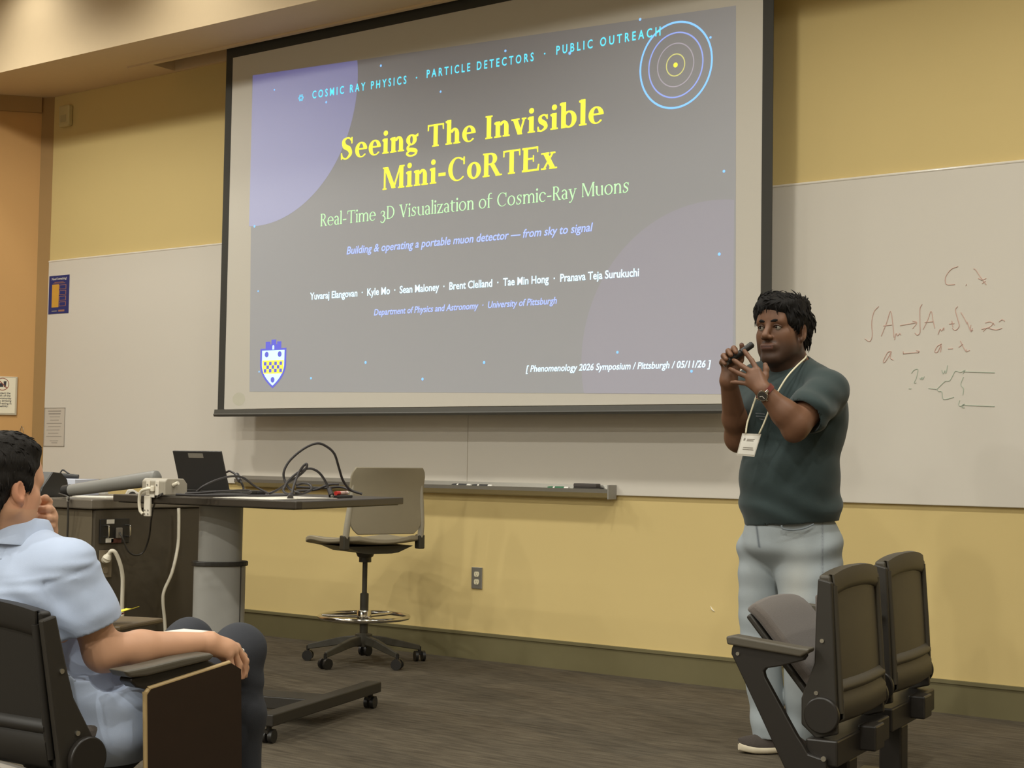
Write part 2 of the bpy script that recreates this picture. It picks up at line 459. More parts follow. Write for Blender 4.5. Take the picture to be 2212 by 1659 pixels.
# small sensor box high on the wall
sb = AY(147, 252, 0)
q = thing('sensor_box', 'small cream sensor box high on the wall near the corner', 'sensor', sb)
MB().box((0, -0.02, 0), (0.115, 0.04, 0.15)).build('housing', mat('cream_plastic', (205, 190, 140), rough=0.5), q, bevel=0.012, bseg=3)
MB().box((0, -0.041, -0.02), (0.06, 0.004, 0.05)).build('lens', mat('cream_lens', (188, 176, 132), rough=0.3), q, bevel=0.004)
# ------------------------------------------------------------------ lettering
class Serif:
    """roman letters with bracketless serifs, drawn as overlapping outlines"""
    XH, CAP, ASC = 0.485, 0.70, 0.76
    def __init__(s, S, T, sf, o):
        s.S, s.T, s.sf, s.o = S, T, sf, o; s.p = []; s.a = 0
    def R(s, x0, y0, x1, y1): s.p.append([(x0, y0), (x1, y0), (x1, y1), (x0, y1)])
    def P(s, *pts): s.p.append(list(pts))
    def arc(s, cx, cy, rx, ry, a0, a1, S=None, T=None, k0=1.0, k1=1.0, n=22):
        S = s.S if S is None else S; T = s.T if T is None else T
        prev = None
        for i in range(n + 1):
            t = i / n; a = math.radians(a0 + (a1 - a0) * t); k = 1.0
            if t < 0.3: k = k0 + (1 - k0) * (t / 0.3)
            if t > 0.7: k = k1 + (1 - k1) * ((1 - t) / 0.3)
            o = (cx + rx * math.cos(a), cy + ry * math.sin(a)); q = (cx + (rx - S * k) * math.cos(a), cy + (ry - T * k) * math.sin(a))
            if prev: s.p.append([prev[0], o, q, prev[1]])
            prev = (o, q)
    def ribbon(s, pts, w, n=6):
        P = smooth_path([np.array([*p, 0.0]) for p in pts], n); m = len(P)
        W = np.interp(np.linspace(0, 1, m), np.linspace(0, 1, len(w)), w); prev = None
        for i in range(m):
            t = P[min(i + 1, m - 1)] - P[max(i - 1, 0)]; t /= np.linalg.norm(t); nn = np.array([-t[1], t[0], 0]) * W[i] / 2
            c = (tuple((P[i] + nn)[:2]), tuple((P[i] - nn)[:2]))
            if prev: s.p.append([prev[0], c[0], c[1], prev[1]])
            prev = c
    def stem(s, x, y0, y1, sv='', w=None):
        w = w or s.S; s.R(x, y0, x + w, y1)
        h, o = s.sf, s.o
        if 'b' in sv: s.R(x - o, y0, x + w + o, y0 + h)
        if 't' in sv: s.R(x - o, y1 - h, x + w + o, y1)
        if 'f' in sv: s.P((x - o * 1.1, y1 - h * 1.6), (x, y1 - h * 2.2), (x + w * 0.5, y1), (x - o * 1.1, y1 - h * 0.5))
    def diag(s, x0, y0, x1, y1, w): s.P((x0, y0), (x0 + w, y0), (x1 + w, y1), (x1, y1))
    def glyph(s, ch):
        S, T, h, o, X, C, A = s.S, s.T, s.sf, s.o, s.XH, s.CAP, s.ASC; s.p = []; m = o + 0.02
        if ch == ' ': s.a = 0.25
        elif ch == '-': s.R(0.04, 0.2, 0.30, 0.2 + max(T * 1.9, 0.06)); s.a = 0.34
        elif ch == 'I': s.stem(m, 0, C, 'bt'); s.a = S + 2 * m
        elif ch == 'T':
            c = 0.31; s.stem(c - S / 2, 0, C, 'b'); s.R(0.02, C - T, 0.60, C)
            s.P((0.02, C), (0.02 + T, C), (0.02 + T * 0.8, C - 0.19), (0.015, C - 0.19)); s.P((0.60, C), (0.60 - T, C), (0.605 - T * 0.8, C - 0.19), (0.605, C - 0.19)); s.a = 0.62
        elif ch == 'E':
            s.stem(m, 0, C, ''); s.R(m - o, 0, 0.58, T * 1.1); s.R(m - o, C - T * 1.1, 0.55, C); s.R(m, 0.34, 0.42, 0.34 + T)
            s.R(0.42 - T * 0.8, 0.27, 0.42, 0.34 + T + 0.07); s.P((0.55, C), (0.55 - T, C), (0.55 - T * 0.5, C - 0.17), (0.555, C - 0.17)); s.P((0.58, 0), (0.58 - T * 1.4, 0), (0.59 - T * 0.6, 0.19), (0.60, 0.19)); s.a = 0.63
        elif ch == 'R':
            s.stem(m, 0, C, 'b'); s.R(m - o, C - h, m + S, C); w = 0.30 if S > 0.1 else 0.27
            s.R(m + S, C - T, m + S + 0.09, C); s.R(m + S, 0.335, m + S + 0.09, 0.335 + T)
            s.arc(m + S + 0.07, (C + 0.335) / 2, w - 0.07, (C - 0.335) / 2, -90, 90)
            s.diag(m + S + 0.05, 0.36, m + S + 0.27, 0.0, S * 1.05); s.R(m + S + 0.25, 0, m + S + 0.27 + S + o * 1.2, h); s.a = m + S + 0.27 + S + o
        elif ch == 'D':
            s.stem(m, 0, C, ''); s.R(m - o, 0, m + S + 0.1, T); s.R(m - o, C - T, m + S + 0.1, C)
            s.arc(m + S + 0.08, C / 2, 0.36, C / 2, -90, 90); s.a = m + S + 0.08 + 0.36 + 0.04
        elif ch == 'C':
            s.arc(0.36, C / 2, 0.33, C / 2 + 0.012, 50, 318, k0=0.7, k1=0.45)
            s.R(0.60 - T * 0.6, 0.47, 0.60 + T * 0.4, C); s.P((0.54, 0.60), (0.60, 0.55), (0.60, C - 0.03), (0.56, C - 0.05)); s.a = 0.66
        elif ch == 'S':
            w = [T * 1.0, T * 1.2, S * 0.8, S * 1.15, S * 1.15, S * 0.8, T * 1.2, T]
            e = T / 2
            s.ribbon([(0.46, 0.58), (0.39, 0.665), (0.27, C - e + 0.01), (0.115 + S * .25, 0.60), (0.16 + S * .2, 0.43), (0.36, 0.325), (0.42, 0.16), (0.27, e - 0.01), (0.13, 0.05), (0.065, 0.17)], [T, T, T, S * 0.8, S * 1.1, S * 1.1, S * 0.8, T, T, T])
            s.R(0.45, 0.49, 0.45 + T * 0.9, C); s.R(0.05, 0, 0.05 + T * 0.9, 0.22); s.a = 0.56
        elif ch == 'M':
            s.stem(m, 0, C, 'b', w=T * 1.3); s.stem(0.66, 0, C, 'b'); s.R(m - o, C - h, m + 0.08, C); s.R(0.66, C - h, 0.66 + S + o, C)
            s.diag(0.37, 0.02, m, C, S * 1.05); s.diag(0.36 + S * 0.35, 0.02, 0.66, C, T * 1.3); s.a = 0.66 + S + m
        elif ch == 'V':
            s.diag(0.30, 0, 0.07, C, S * 1.1); s.diag(0.30, 0, 0.53, C, T * 1.3)
            s.R(0.0, C - h, 0.11 + S + o, C); s.R(0.46, C - h, 0.64, C); s.a = 0.63
        elif ch == 'v':
            s.diag(0.215, 0, 0.045, X, S * 1.05); s.diag(0.215 + S * .25, 0, 0.40, X, T * 1.3)
            s.R(0.0, X - h, 0.08 + S + o, X); s.R(0.345, X - h, 0.50, X); s.a = 0.50
        elif ch == 'y':
            s.diag(0.215, 0, 0.045, X, S * 1.05); s.diag(0.215 + S * .25, 0, 0.40, X, T * 1.3)
            s.R(0.0, X - h, 0.08 + S + o, X); s.R(0.345, X - h, 0.50, X)
            s.ribbon([(0.25 + S * .25, 0.02), (0.20, -0.11), (0.12, -0.19), (0.05, -0.17)], [T * 1.3, T * 1.2, T * 1.2, S * 0.9]); s.a = 0.50
        elif ch == 'x':
            s.diag(0.32, 0, 0.05, X, S * 1.08); s.diag(0.05, 0, 0.36, X, T * 1.4)
            for a, b, y in ((0.0, 0.17, 0), (0.27, 0.38 + S, 0), (0.0, 0.12 + S, X - h), (0.30, 0.47, X - h)): s.R(a, y, b, y + h)
            s.a = 0.40 + S
        elif ch == 'z':
            s.R(0.03, X - T * 1.1, 0.41, X); s.R(0.03, 0, 0.42, T * 1.1); s.diag(0.03, 0, 0.41 - S * 1.2, X, S * 1.2)
            s.R(0.03, X - 0.14, 0.03 + T, X); s.R(0.42 - T, 0, 0.42, 0.14); s.a = 0.45
        elif ch in 'il':
            s.stem(m, 0, X if ch == 'i' else A, 'bf')
            if ch == 'i':
                r = max(S * 0.56, 0.06); s.P(*[(m + S / 2 + r * math.cos(a), 0.655 + r * math.sin(a)) for a in np.linspace(0, 2 * math.pi, 20, endpoint=False)])
            s.a = S + 2 * m - 0.01
        elif ch in 'nhmu':
            if ch == 'u':
                s.stem(m, 0.16, X, 'f'); W = 0.27; x2 = m + S + W - S * 0.4
                s.arc(m + (x2 - m + S * .2) / 2 + 0.01, 0.20, (x2 - m) / 2 + 0.02, 0.21, 180, 300, k1=0.8)
                s.stem(x2, 0, X, 'f'); s.R(x2 + S * .5, 0, x2 + S + o, h); s.a = x2 + S + m
            else:
                W = (0.285 if S > 0.1 else 0.30); s.stem(m, 0, X if ch != 'h' else A, 'bf'); x = m
                for k in range(2 if ch == 'm' else 1):
                    x2 = x + W; cx = (x + S + x2 + S) / 2 - 0.02; rx = x2 + S - cx
                    s.arc(cx, X - 0.19, rx, 0.20, 160, 0, T=T * 1.3, k0=0.6); s.stem(x2, 0, X - 0.185, 'b'); x = x2
                s.a = x + S + m
        elif ch == 'o': s.arc(0.265, X / 2, 0.245, X / 2 + 0.012, 0, 360, n=40); s.a = 0.53
        elif ch == 'e':
            s.arc(0.255, X / 2, 0.235, X / 2 + 0.012, 2, 322, S=S, k1=0.5, n=34); s.R(0.06, X / 2, 0.47, X / 2 + T); s.a = 0.50
        elif ch == 'c':
            s.arc(0.25, X / 2, 0.23, X / 2 + 0.012, 45, 318, k0=1.1, k1=0.5); r = S * .62
            s.P(*[(0.40 + r * .8 * math.cos(a), 0.385 + r * .8 * math.sin(a)) for a in np.linspace(0, 2 * math.pi, 16, endpoint=False)]); s.a = 0.47
        elif ch == 'b':
            s.stem(m, 0.0, A, 'f'); s.arc(m + S + 0.10, X / 2, 0.24, X / 2 + 0.012, -155, 155, T=T * 1.2, k0=0.7, k1=0.7); s.a = m + S + 0.37
        elif ch == 'a':
            x = 0.275; s.stem(x, 0.03, X - 0.15, ''); s.R(x + S * .4, 0, x + S + o * 1.3, h * 1.2)
            s.arc(x + S - 0.18, X - 0.17, 0.18, 0.182, 0, 150, T=T * 1.2, k1=1.2)
            s.arc(0.20, 0.135, 0.17, 0.147, 60, 330, T=T * 1.1, k0=0.6, k1=0.6); s.a = x + S + o + 0.03
        elif ch == 's':
            e = T / 2
            s.ribbon([(0.345, 0.40), (0.29, 0.465), (0.20, X - e + 0.01), (0.095 + S * .2, 0.405), (0.14 + S * .1, 0.30), (0.27, 0.22), (0.315, 0.11), (0.19, e - 0.01), (0.10, 0.03), (0.055, 0.12)], [T, T, T, S * 0.7, S * 1.0, S * 1.0, S * 0.7, T, T, T])
            s.R(0.335, 0.345, 0.335 + T * 0.8, X); s.R(0.045, 0, 0.045 + T * 0.8, 0.15); s.a = 0.42
        elif ch == 't':
            s.stem(0.09, 0.10, X + 0.12, ''); s.R(0.01, X - h * 1.2, 0.34, X); s.arc(0.09 + 0.14, 0.13, 0.14, 0.142, 180, 300, k1=0.6); s.a = 0.36
        elif ch == 'f':
            s.stem(0.08, 0, 0.60, 'b'); s.R(0.0, X - h * 1.2, 0.36, X); s.arc(0.08 + 0.17, 0.58, 0.17, 0.185, 180, 60, k1=1.1); s.a = 0.36
        elif ch == 'g':
            s.arc(0.22, 0.32, 0.195, 0.175, 0, 360, S=S * 0.95, T=T, n=36); s.P((0.33, 0.44), (0.47, X + 0.02), (0.47, X - 0.07), (0.37, 0.38))
            s.ribbon([(0.17, 0.17), (0.09, 0.10), (0.11, 0.03), (0.25, 0.0), (0.38, -0.04), (0.42, -0.10)], [T, T * 1.6, S * 0.7, S * 0.9, S * 0.8, S * 0.5])
            s.arc(0.23, -0.105, 0.205, 0.11, 0, 360, S=S * 0.55, T=T * 1.1, n=34); s.a = 0.49
        elif ch == '3':
            y = -0.17
            s.ribbon([(0.07, 0.34), (0.12, 0.43), (0.22, 0.46), (0.33, 0.38), (0.30, 0.25), (0.18, 0.19)], [T * 1.4, T, T, S * 0.95, S * 0.9, T])
            s.ribbon([(0.18, 0.20), (0.32, 0.16), (0.38, 0.02), (0.28, -0.15), (0.14, -0.17), (0.06, -0.08)], [T, S * 0.6, S, S * 0.7, T, T * 1.5]); s.a = 0.46
        return [list(q) for q in s.p], s.a

def serif_text(txt, S, T, sf, o, track=0.02):
    F = Serif(S, T, sf, o); x = 0; polys = []
    for ch in txt:
        g, a = F.glyph(ch)
        polys += [[(px + x, py) for px, py in q] for q in g]; x += a + track
    return polys, x - track

def sans_mesh(txt, bold=0.0, shear=0.0, space=1.0):
    cu = bpy.data.curves.new('lettering', 'FONT'); cu.body = txt; cu.size = 1.0; cu.offset = bold; cu.shear = shear
    cu.space_character = space; cu.resolution_u = 3
    o = bpy.data.objects.new('lettering', cu); COL.objects.link(o)
    dg = bpy.context.evaluated_depsgraph_get(); dg.update()
    me = bpy.data.meshes.new_from_object(o.evaluated_get(dg))
    bpy.data.objects.remove(o); bpy.data.curves.remove(cu)
    v = np.array([p.co[:] for p in me.vertices]); f = [tuple(p.vertices) for p in me.polygons]
    bpy.data.meshes.remove(me)
    return v, f

# ------------------------------------------------------------------ projection screen with the projected slide
SY = -0.20
M_fab = mat('screen_fabric', (214, 208, 196), rough=0.95, var=0.01, scale=3, spec=0.1)
M_blk = mat('black_screen_border', (62, 60, 54), rough=0.8, var=0.03)
M_bar = mat('grey_screen_bar', (84, 82, 76), rough=0.5, var=0.03)
scr = thing('projection_screen', 'pulled down projection screen showing a title slide with yellow heading', 'projection screen', (-5.215, SY, 1.33))
def sl(px, py, k=0.0):                           # a point of the photograph on the screen, in the screen's own coordinates
    return AY(px, py, SY) - np.array([-5.215, SY, 1.33]) + np.array([0, -k, 0])
X0, X1, Z0 = sl(484, 884)[0], sl(1643.5, 640)[0], sl(700, 881)[2]
ZTOP = 2.222
fab = MB().bb((X0, 0, Z0), (X1, 0.002, ZTOP)).build('viewing_surface', M_fab, scr)
B = 0.056
MB().bb((X0 - B, -0.0015, Z0 - 0.01), (X0, 0.0025, 2.5)).build('side_border', M_blk, scr)
MB().bb((X1, -0.0015, Z0 - 0.01), (X1 + B, 0.0025, 2.5)).build('side_border', M_blk, scr)
MB().bb((X0, -0.001, ZTOP), (X1, 0.0022, 2.5)).build('top_border', M_blk, scr)
MB().prism([(-0.016, 0.043), (0.016, 0.043), (0.02, 0.02), (0.02, 0.0), (-0.02, 0.0), (-0.026, 0.012), (-0.02, 0.018)], X0 - B - 0.012, X1 + B + 0.012, T=lambda p: np.array([p[2], p[0], p[1]])).build('bottom_bar', M_bar, scr)

sm = sl(516, 862); MB().add([(sm[0] + 0.055 * math.cos(a), -0.0005, sm[2] + 0.04 * math.sin(a)) for a in np.linspace(0, 2 * math.pi, 24, endpoint=False)], [tuple(range(24))]).build('faint_smudge', mat('olive_smudge', (206, 202, 184), rough=0.95, spec=0.1), scr)
BASE = (200, 196, 188)
def lit(name, rgb, emit, s=1.0): return mat(name, rgb, rough=0.95, var=0.0, spec=0.05, emit=emit, estr=s)
M_slide = lit('projected_dark_slide', (184, 185, 187), (0.004, 0.004, 0.014))
M_glow = lit('projected_violet', (196, 198, 207), (0.02, 0.025, 0.14))
M_glow2 = lit('projected_faint_violet', (188, 187, 193), (0.010, 0.008, 0.034))
M_ty = lit('projected_yellow', (150, 146, 70), (0.80, 0.76, 0.06))
M_tg = lit('projected_green', (130, 165, 125), (0.42, 0.74, 0.36))
M_tc = lit('projected_cyan', (90, 160, 180), (0.10, 0.62, 0.85))
M_tb = lit('projected_blue', (120, 130, 175), (0.33, 0.42, 0.95))
M_tw = lit('projected_white', (170, 185, 190), (0.55, 0.80, 0.95))
M_pale = lit('projected_pale_violet', BASE, (0.10, 0.09, 0.16))
M_py = lit('projected_pale_yellow', (190, 188, 140), (0.34, 0.33, 0.10))
M_bl2 = lit('projected_sky_blue', (110, 150, 190), (0.18, 0.42, 0.85))
M_deep = lit('projected_deep_blue', (90, 90, 150), (0.08, 0.08, 0.42))

c = [sl(545, 163), sl(1590, 12), sl(1589, 851.5), sl(539, 846)]
SLX0, SLX1 = c[0][0], c[1][0]
def slide_z(x, top):
    a, b = (c[0], c[1]) if top else (c[3], c[2])
    return a[2] + (b[2] - a[2]) * (x - a[0]) / (b[0] - a[0])
sq = MB(); sq.add([q + np.array([0, -0.0006, 0]) for q in c], [(0, 1, 2, 3)])
slide = sq.build('projected_slide', M_slide, scr, label='dim projected slide rectangle')

def clip_disc(name, cx, cz, r, m, k):
    vs = []
    for a in np.linspace(0, 2 * math.pi, 180, endpoint=False):
        x = min(max(cx + r * math.cos(a), SLX0 + 0.005), SLX1); z = cz + r * math.sin(a)
        z = min(max(z, slide_z(x, False)), slide_z(x, True)); vs.append((x, -k, z))
    g = MB(); g.add(vs, [tuple(range(len(vs)))]); return g.build(name, m, scr)
# top-left disc: passes through these photographed points
def fit_circle(pts):
    A = np.array([[2 * p[0], 2 * p[2], 1] for p in pts]); b = np.array([p[0] ** 2 + p[2] ** 2 for p in pts])
    s = np.linalg.lstsq(A, b, rcond=None)[0]; return s[0], s[1], math.sqrt(s[2] + s[0] ** 2 + s[1] ** 2)
clip_disc('violet_disc', *fit_circle([sl(773, 130), sl(765, 235), sl(727, 345), sl(660, 440), sl(600, 476), sl(545, 488)]), M_glow, 0.0009)
clip_disc('violet_disc', *fit_circle([sl(1262, 850), sl(1288, 632), sl(1330, 552), sl(1420, 480), sl(1590, 430)]), M_glow2, 0.0009)

def place_polys(name, polys, w, pl, pr, cap, m, k, parent, hz=None):
    """lay an outline text of width w (em) between two photographed baseline points"""
    a, b = sl(*pl), sl(*pr); sx = (b[0] - a[0]) / w; g = MB(); sz = hz or sx
    for q in polys:
        vs = []
        for x, y in q:
            vs.append((a[0] + x * sx, -k, a[2] + (b[2] - a[2]) * x / w + y * sz))
        g.add(vs, [tuple(range(len(vs)))])
    return g.build(name, m, parent)
def cap_h(p0, p1): return sl(*p1)[2] - sl(*p0)[2]
t1, w1 = serif_text('Seeing The Invisible', 0.150, 0.052, 0.045, 0.045, 0.026)
hz = cap_h((937, 315), (935, 268)) / 0.70
place_polys('slide_heading', t1, w1, (734, 346), (1305, 264.5), 0, M_ty, 0.0015, scr, hz=cap_h((1054, 299.5), (1054, 250)) / 0.70)
t2, w2 = serif_text('Mini-CoRTEx', 0.150, 0.052, 0.045, 0.045, 0.026)
place_polys('slide_heading', t2, w2, (825.5, 411), (1205, 363), 0, M_ty, 0.0015, scr, hz=cap_h((1054, 382), (1054, 331)) / 0.70)
t3, w3 = serif_text('Real-Time 3D Visualization of Cosmic-Ray Muons', 0.082, 0.034, 0.03, 0.035, 0.022)
place_polys('slide_subheading', t3, w3, (692, 489), (1360, 415), 0, M_tg, 0.0015, scr, hz=cap_h((870, 468.5), (870, 441)) / 0.70)

def sans(name, txt, pl, pr, m, bold=0.0, shear=0.0, space=1.0, cap=None, parent=None, k=0.0015):
    v, f = sans_mesh(txt, bold, shear, space)
    x0, x1 = v[:, 0].min(), v[:, 0].max(); a, b = sl(*pl), sl(*pr); sx = (b[0] - a[0]) / (x1 - x0)
    sz = sx if cap is None else cap / 0.727
    g = MB(); g.add([(a[0] + (p[0] - x0) * sx, -k, a[2] + (b[2] - a[2]) * (p[0] - x0) / (x1 - x0) + p[1] * sz) for p in v], f)
    return g.build(name, m, parent or scr)
HC = cap_h((927, 168), (927, 150))
sans('slide_top_line', 'COSMIC RAY PHYSICS', (675, 213), (878, 180.5), M_tc, 0.013, 0, 1.6, HC)
sans('slide_top_line', 'PARTICLE DETECTORS', (922, 168.5), (1153, 131.5), M_tc, 0.013, 0, 1.6, HC)
sans('slide_top_line', 'PUBLIC OUTREACH', (1202, 118), (1427, 76.5), M_tc, 0.013, 0, 1.6, HC)
def dots(name, lst, m, k=0.0013):
    for px, py, r in lst:
        r *= 0.78; p = sl(px, py); g = MB(); n = 14
        g.add([(p[0] + r * math.cos(a), -k, p[2] + r * math.sin(a)) for a in np.linspace(0, 2 * math.pi, n, endpoint=False)], [tuple(range(n))])
        g.build(name, m, scr)
dots('slide_bullet', [(900, 168, .006), (1177, 116, .006)], M_tc)
sans('slide_tagline', 'Building & operating a portable muon detector — from sky to signal', (749, 549.5), (1281, 499), M_tb, 0.012, 0.2, 1.0, cap_h((757, 548), (757, 531)))
sans('slide_names', 'Yuvaraj Elangovan  ·  Kyle Mo  ·  Sean Maloney  ·  Brent Clelland  ·  Tae Min Hong  ·  Pranava Teja Surukuchi', (670, 647.5), (1380.5, 596.5), M_tw, 0.016, 0, 1.0, cap_h((798, 638), (798, 622)))
sans('slide_department', 'Department of Physics and Astronomy  ·  University of Pittsburgh', (808, 681.5), (1203, 656), M_tb, 0.012, 0.2, 1.0, cap_h((812, 681), (812, 667)))
sans('slide_event_line', '[ Phenomenology 2026 Symposium / Pittsburgh / 05/11/26 ]', (1136, 803.5), (1536, 793), M_tw, 0.014, 0.2, 1.0, cap_h((1148, 803), (1148, 788.5)))
dots('slide_star', [(593, 194, .007), (705, 221, .009), (823, 142, .009), (952, 198, .008), (1092, 110, .009), (1231, 115, .011), (1383, 42, .009), (1535, 81, .008),
                    (1564, 370, .009), (1554, 549, .010), (1334, 761, .009), (1046, 783, .010), (913, 819, .010), (790, 783, .010), (672, 817, .009), (560, 803, .007),
                    (558, 629, .007), (550, 489, .010), (1494, 802, .009)], M_bl2)
# ring target, top right of the slide
RCX = sl(1459.5, 140.5)
def ring(name, r, th, m, k=0.0012):
    n = 72; vs = []
    for a in np.linspace(0, 2 * math.pi, n, endpoint=False):
        for q in (r - th / 2, r + th / 2): vs.append((RCX[0] + q * 0.955 * math.cos(a), -k, RCX[2] + q * math.sin(a)))
    g = MB(); g.add(vs, [(2 * i, 2 * i + 1, (2 * i + 3) % (2 * n), (2 * i + 2) % (2 * n)) for i in range(n)]); g.build(name, m, scr)
RR = cap_h((1452, 235), (1473, 47)) / 2
ring('target_ring', RR, 0.010, M_bl2); ring('target_ring', RR * 0.755, 0.0075, lit('projected_soft_blue', (150, 160, 190), (0.16, 0.22, 0.55)))
ring('target_ring', RR * 0.505, 0.006, M_pale); ring('target_ring', RR * 0.255, 0.006, M_py)
dots('target_centre', [(1459.5, 140.5, 0.016)], M_ty)
# little atom mark
at = sl(650.5, 211.5); g = MB()
for q in range(3):
    R_ = rotm(ry=math.radians(60 * q)); n = 24; vs = []
    for a in np.linspace(0, 2 * math.pi, n, endpoint=False):
        for s_ in (0.82, 1.0): vs.append(R_ @ np.array([0.022 * s_ * math.cos(a), 0, 0.010 * s_ * math.sin(a)]) + at + np.array([0, -0.0013 - 0.0001 * q, 0]))
    g.add(vs, [(2 * i, 2 * i + 1, (2 * i + 3) % (2 * n), (2 * i + 2) % (2 * n)) for i in range(n)])
g.build('atom_mark', M_tc, scr)
# crest, bottom left of the slide
sh0, sh1 = sl(563, 753), sl(619, 752); SW = sh1[0] - sh0[0]; SHB = sl(590, 838.5); SH = (sh0[2] + sh1[2]) / 2 - SHB[2]
def crest(name, poly, m, k):
    g = MB(); g.add([(sh0[0] + x * SW, -k, SHB[2] + z * SH) for x, z in poly], [tuple(range(len(poly)))]); return g.build(name, m, scr)
def shield_poly(i):
    L = [(i, 1 - i * 0.7)]
    side = []
    for t in np.linspace(0, 1, 16):
        side.append((1 - i - (0.5 - i) * (t ** 2.1) * 1.0, (1 - t) * 0.62 + (i * 0.9) * t))
    return [(i, 1 - i * 0.7)] + [(1 - x, z) for x, z in side] + [side[-1]] + side[::-1][1:] + [(1 - i, 1 - i * 0.7)]
crest('crest_shield', shield_poly(0.0), M_deep, 0.0012)
M_ice = lit('projected_ice_blue', (170, 205, 220), (0.42, 0.70, 0.85))
crest('crest_shield', shield_poly(0.07), M_ice, 0.0014)
crest('crest_band', [(0.085, 0.70), (0.915, 0.70), (0.90, 0.5), (0.86, 0.365), (0.14, 0.365), (0.10, 0.5)], M_ty, 0.0016)
for j, (row, n) in enumerate(((0.62, 4), (0.53, 3), (0.44, 4))):
    for i in range(n):
        x = 0.20 + i * 0.2 + (0.1 if n == 3 else 0); crest('crest_check', [(x - 0.05, row - 0.045), (x + 0.05, row - 0.045), (x + 0.05, row + 0.045), (x - 0.05, row + 0.045)], M_deep, 0.0018)
for x, z in ((0.25, 0.85), (0.75, 0.85), (0.5, 0.21)):
    crest('crest_disc', [(x + 0.075 * math.cos(a), z + 0.075 * SW / SH * 1.05 * math.sin(a)) for a in np.linspace(0, 2 * math.pi, 18, endpoint=False)], M_deep, 0.0018)
crest('crest_castle', [(0.2, 1.0), (0.2, 1.17), (0.38, 1.17), (0.38, 1.10), (0.42, 1.10), (0.42, 1.22), (0.6, 1.22), (0.6, 1.10), (0.64, 1.10), (0.64, 1.17), (0.8, 1.17), (0.8, 1.0)], M_deep, 0.0012)
crest('crest_door', [(0.465, 0.97), (0.465, 1.06), (0.5, 1.09), (0.535, 1.06), (0.535, 0.97)], M_ice, 0.0019)
# ------------------------------------------------------------------ notices on the wall and on the left wall
M_paper = mat('white_paper', (232, 226, 212), rough=0.8, var=0.01)
M_grey = mat('grey_print', (150, 142, 132), rough=0.8)
M_ink = mat('dark_print', (58, 54, 60), rough=0.8)
M_navy = mat('navy_print', (40, 48, 112), rough=0.55)
M_gold = mat('gold_print', (214, 160, 62), rough=0.6)
M_cop = mat('copper_print', (160, 110, 90), rough=0.6)
WBY = -0.0165
def board_card(name, lab, cat, tl, br, m, label_parts):
    """a flat sheet on the whiteboard; returns thing and a mapper of (0..1, 0..1) to local points"""
    a = AY(*tl, WBY); b = AY(*br, WBY)
    W = b[0] - a[0]; H = a[2] - b[2]
    t = thing(name, lab, cat, (a[0], WBY, b[2]))
    MB().bb((0, -0.0015, 0), (W, 0, H)).build('sheet', m, t)
    def put(nm, x0, z0, x1, z1, mm, k=0.002):
        MB().bb((x0 * W, -k, z0 * H), (x1 * W, -0.0014, z1 * H)).build(nm, mm, t)
    def text(nm, txt, x0, x1, z, mm, bold=0.01):
        v, f = sans_mesh(txt, bold); a0, a1 = v[:, 0].min(), v[:, 0].max(); s_ = (x1 - x0) * W / (a1 - a0)
        g = MB(); g.add([((x0 * W + (p[0] - a0) * s_), -0.0021, z * H + p[1] * s_ * 1.0) for p in v], f); g.build(nm, mm, t)
    return t, put, text
t, put, text = board_card('poster', 'navy blue poster with a gold panel taped to the whiteboard near the corner', 'poster', (107, 597), (148, 676), M_navy, 0)
put('gold_panel', 0.16, 0.17, 0.5, 0.77, M_gold)
for i in range(4): put('box_outline', 0.52, 0.19 + i * 0.148, 0.86, 0.31 + i * 0.148, M_cop); put('box_fill', 0.55, 0.205 + i * 0.148, 0.83, 0.295 + i * 0.148, M_navy, 0.0026)
text('title', 'Need Something?', 0.14, 0.88, 0.885, M_paper); put('subtitle', 0.27, 0.815, 0.72, 0.83, M_cop)
put('subtitle', 0.2, 0.79, 0.8, 0.803, M_cop); put('small_print', 0.17, 0.06, 0.42, 0.085, M_grey); put('small_print', 0.5, 0.05, 0.8, 0.1, M_cop)
t, put, text = board_card('paper_notice', 'pale printed notice in a clear sleeve taped low on the whiteboard near the corner', 'notice', (97, 881), (139, 964.5), mat('notice_paper', (208, 198, 184), rough=0.5, var=0.01), 0)
put('printed_line', 0.18, 0.9, 0.8, 0.925, M_grey); put('printed_line', 0.2, 0.83, 0.78, 0.855, M_grey)
for i, (a, b) in enumerate(((0.25, .75), (0.28, .7), (0.12, .85), (0.2, .8), (0.12, .75), (0.2, .7), (0.12, .85))): put('printed_line', a, 0.76 - i * 0.085, b, 0.772 - i * 0.085, M_grey)
put('printed_line', 0.3, 0.14, 0.7, 0.15, M_grey); put('printed_line', 0.38, 0.085, 0.66, 0.1, M_grey)
for a, b, c2, d in ((0, 0, 1, 0.012), (0, 0.988, 1, 1), (0, 0, 0.02, 1), (0.98, 0, 1, 1)): put('sleeve_edge', a, b, c2, d, M_grey, 0.0028)

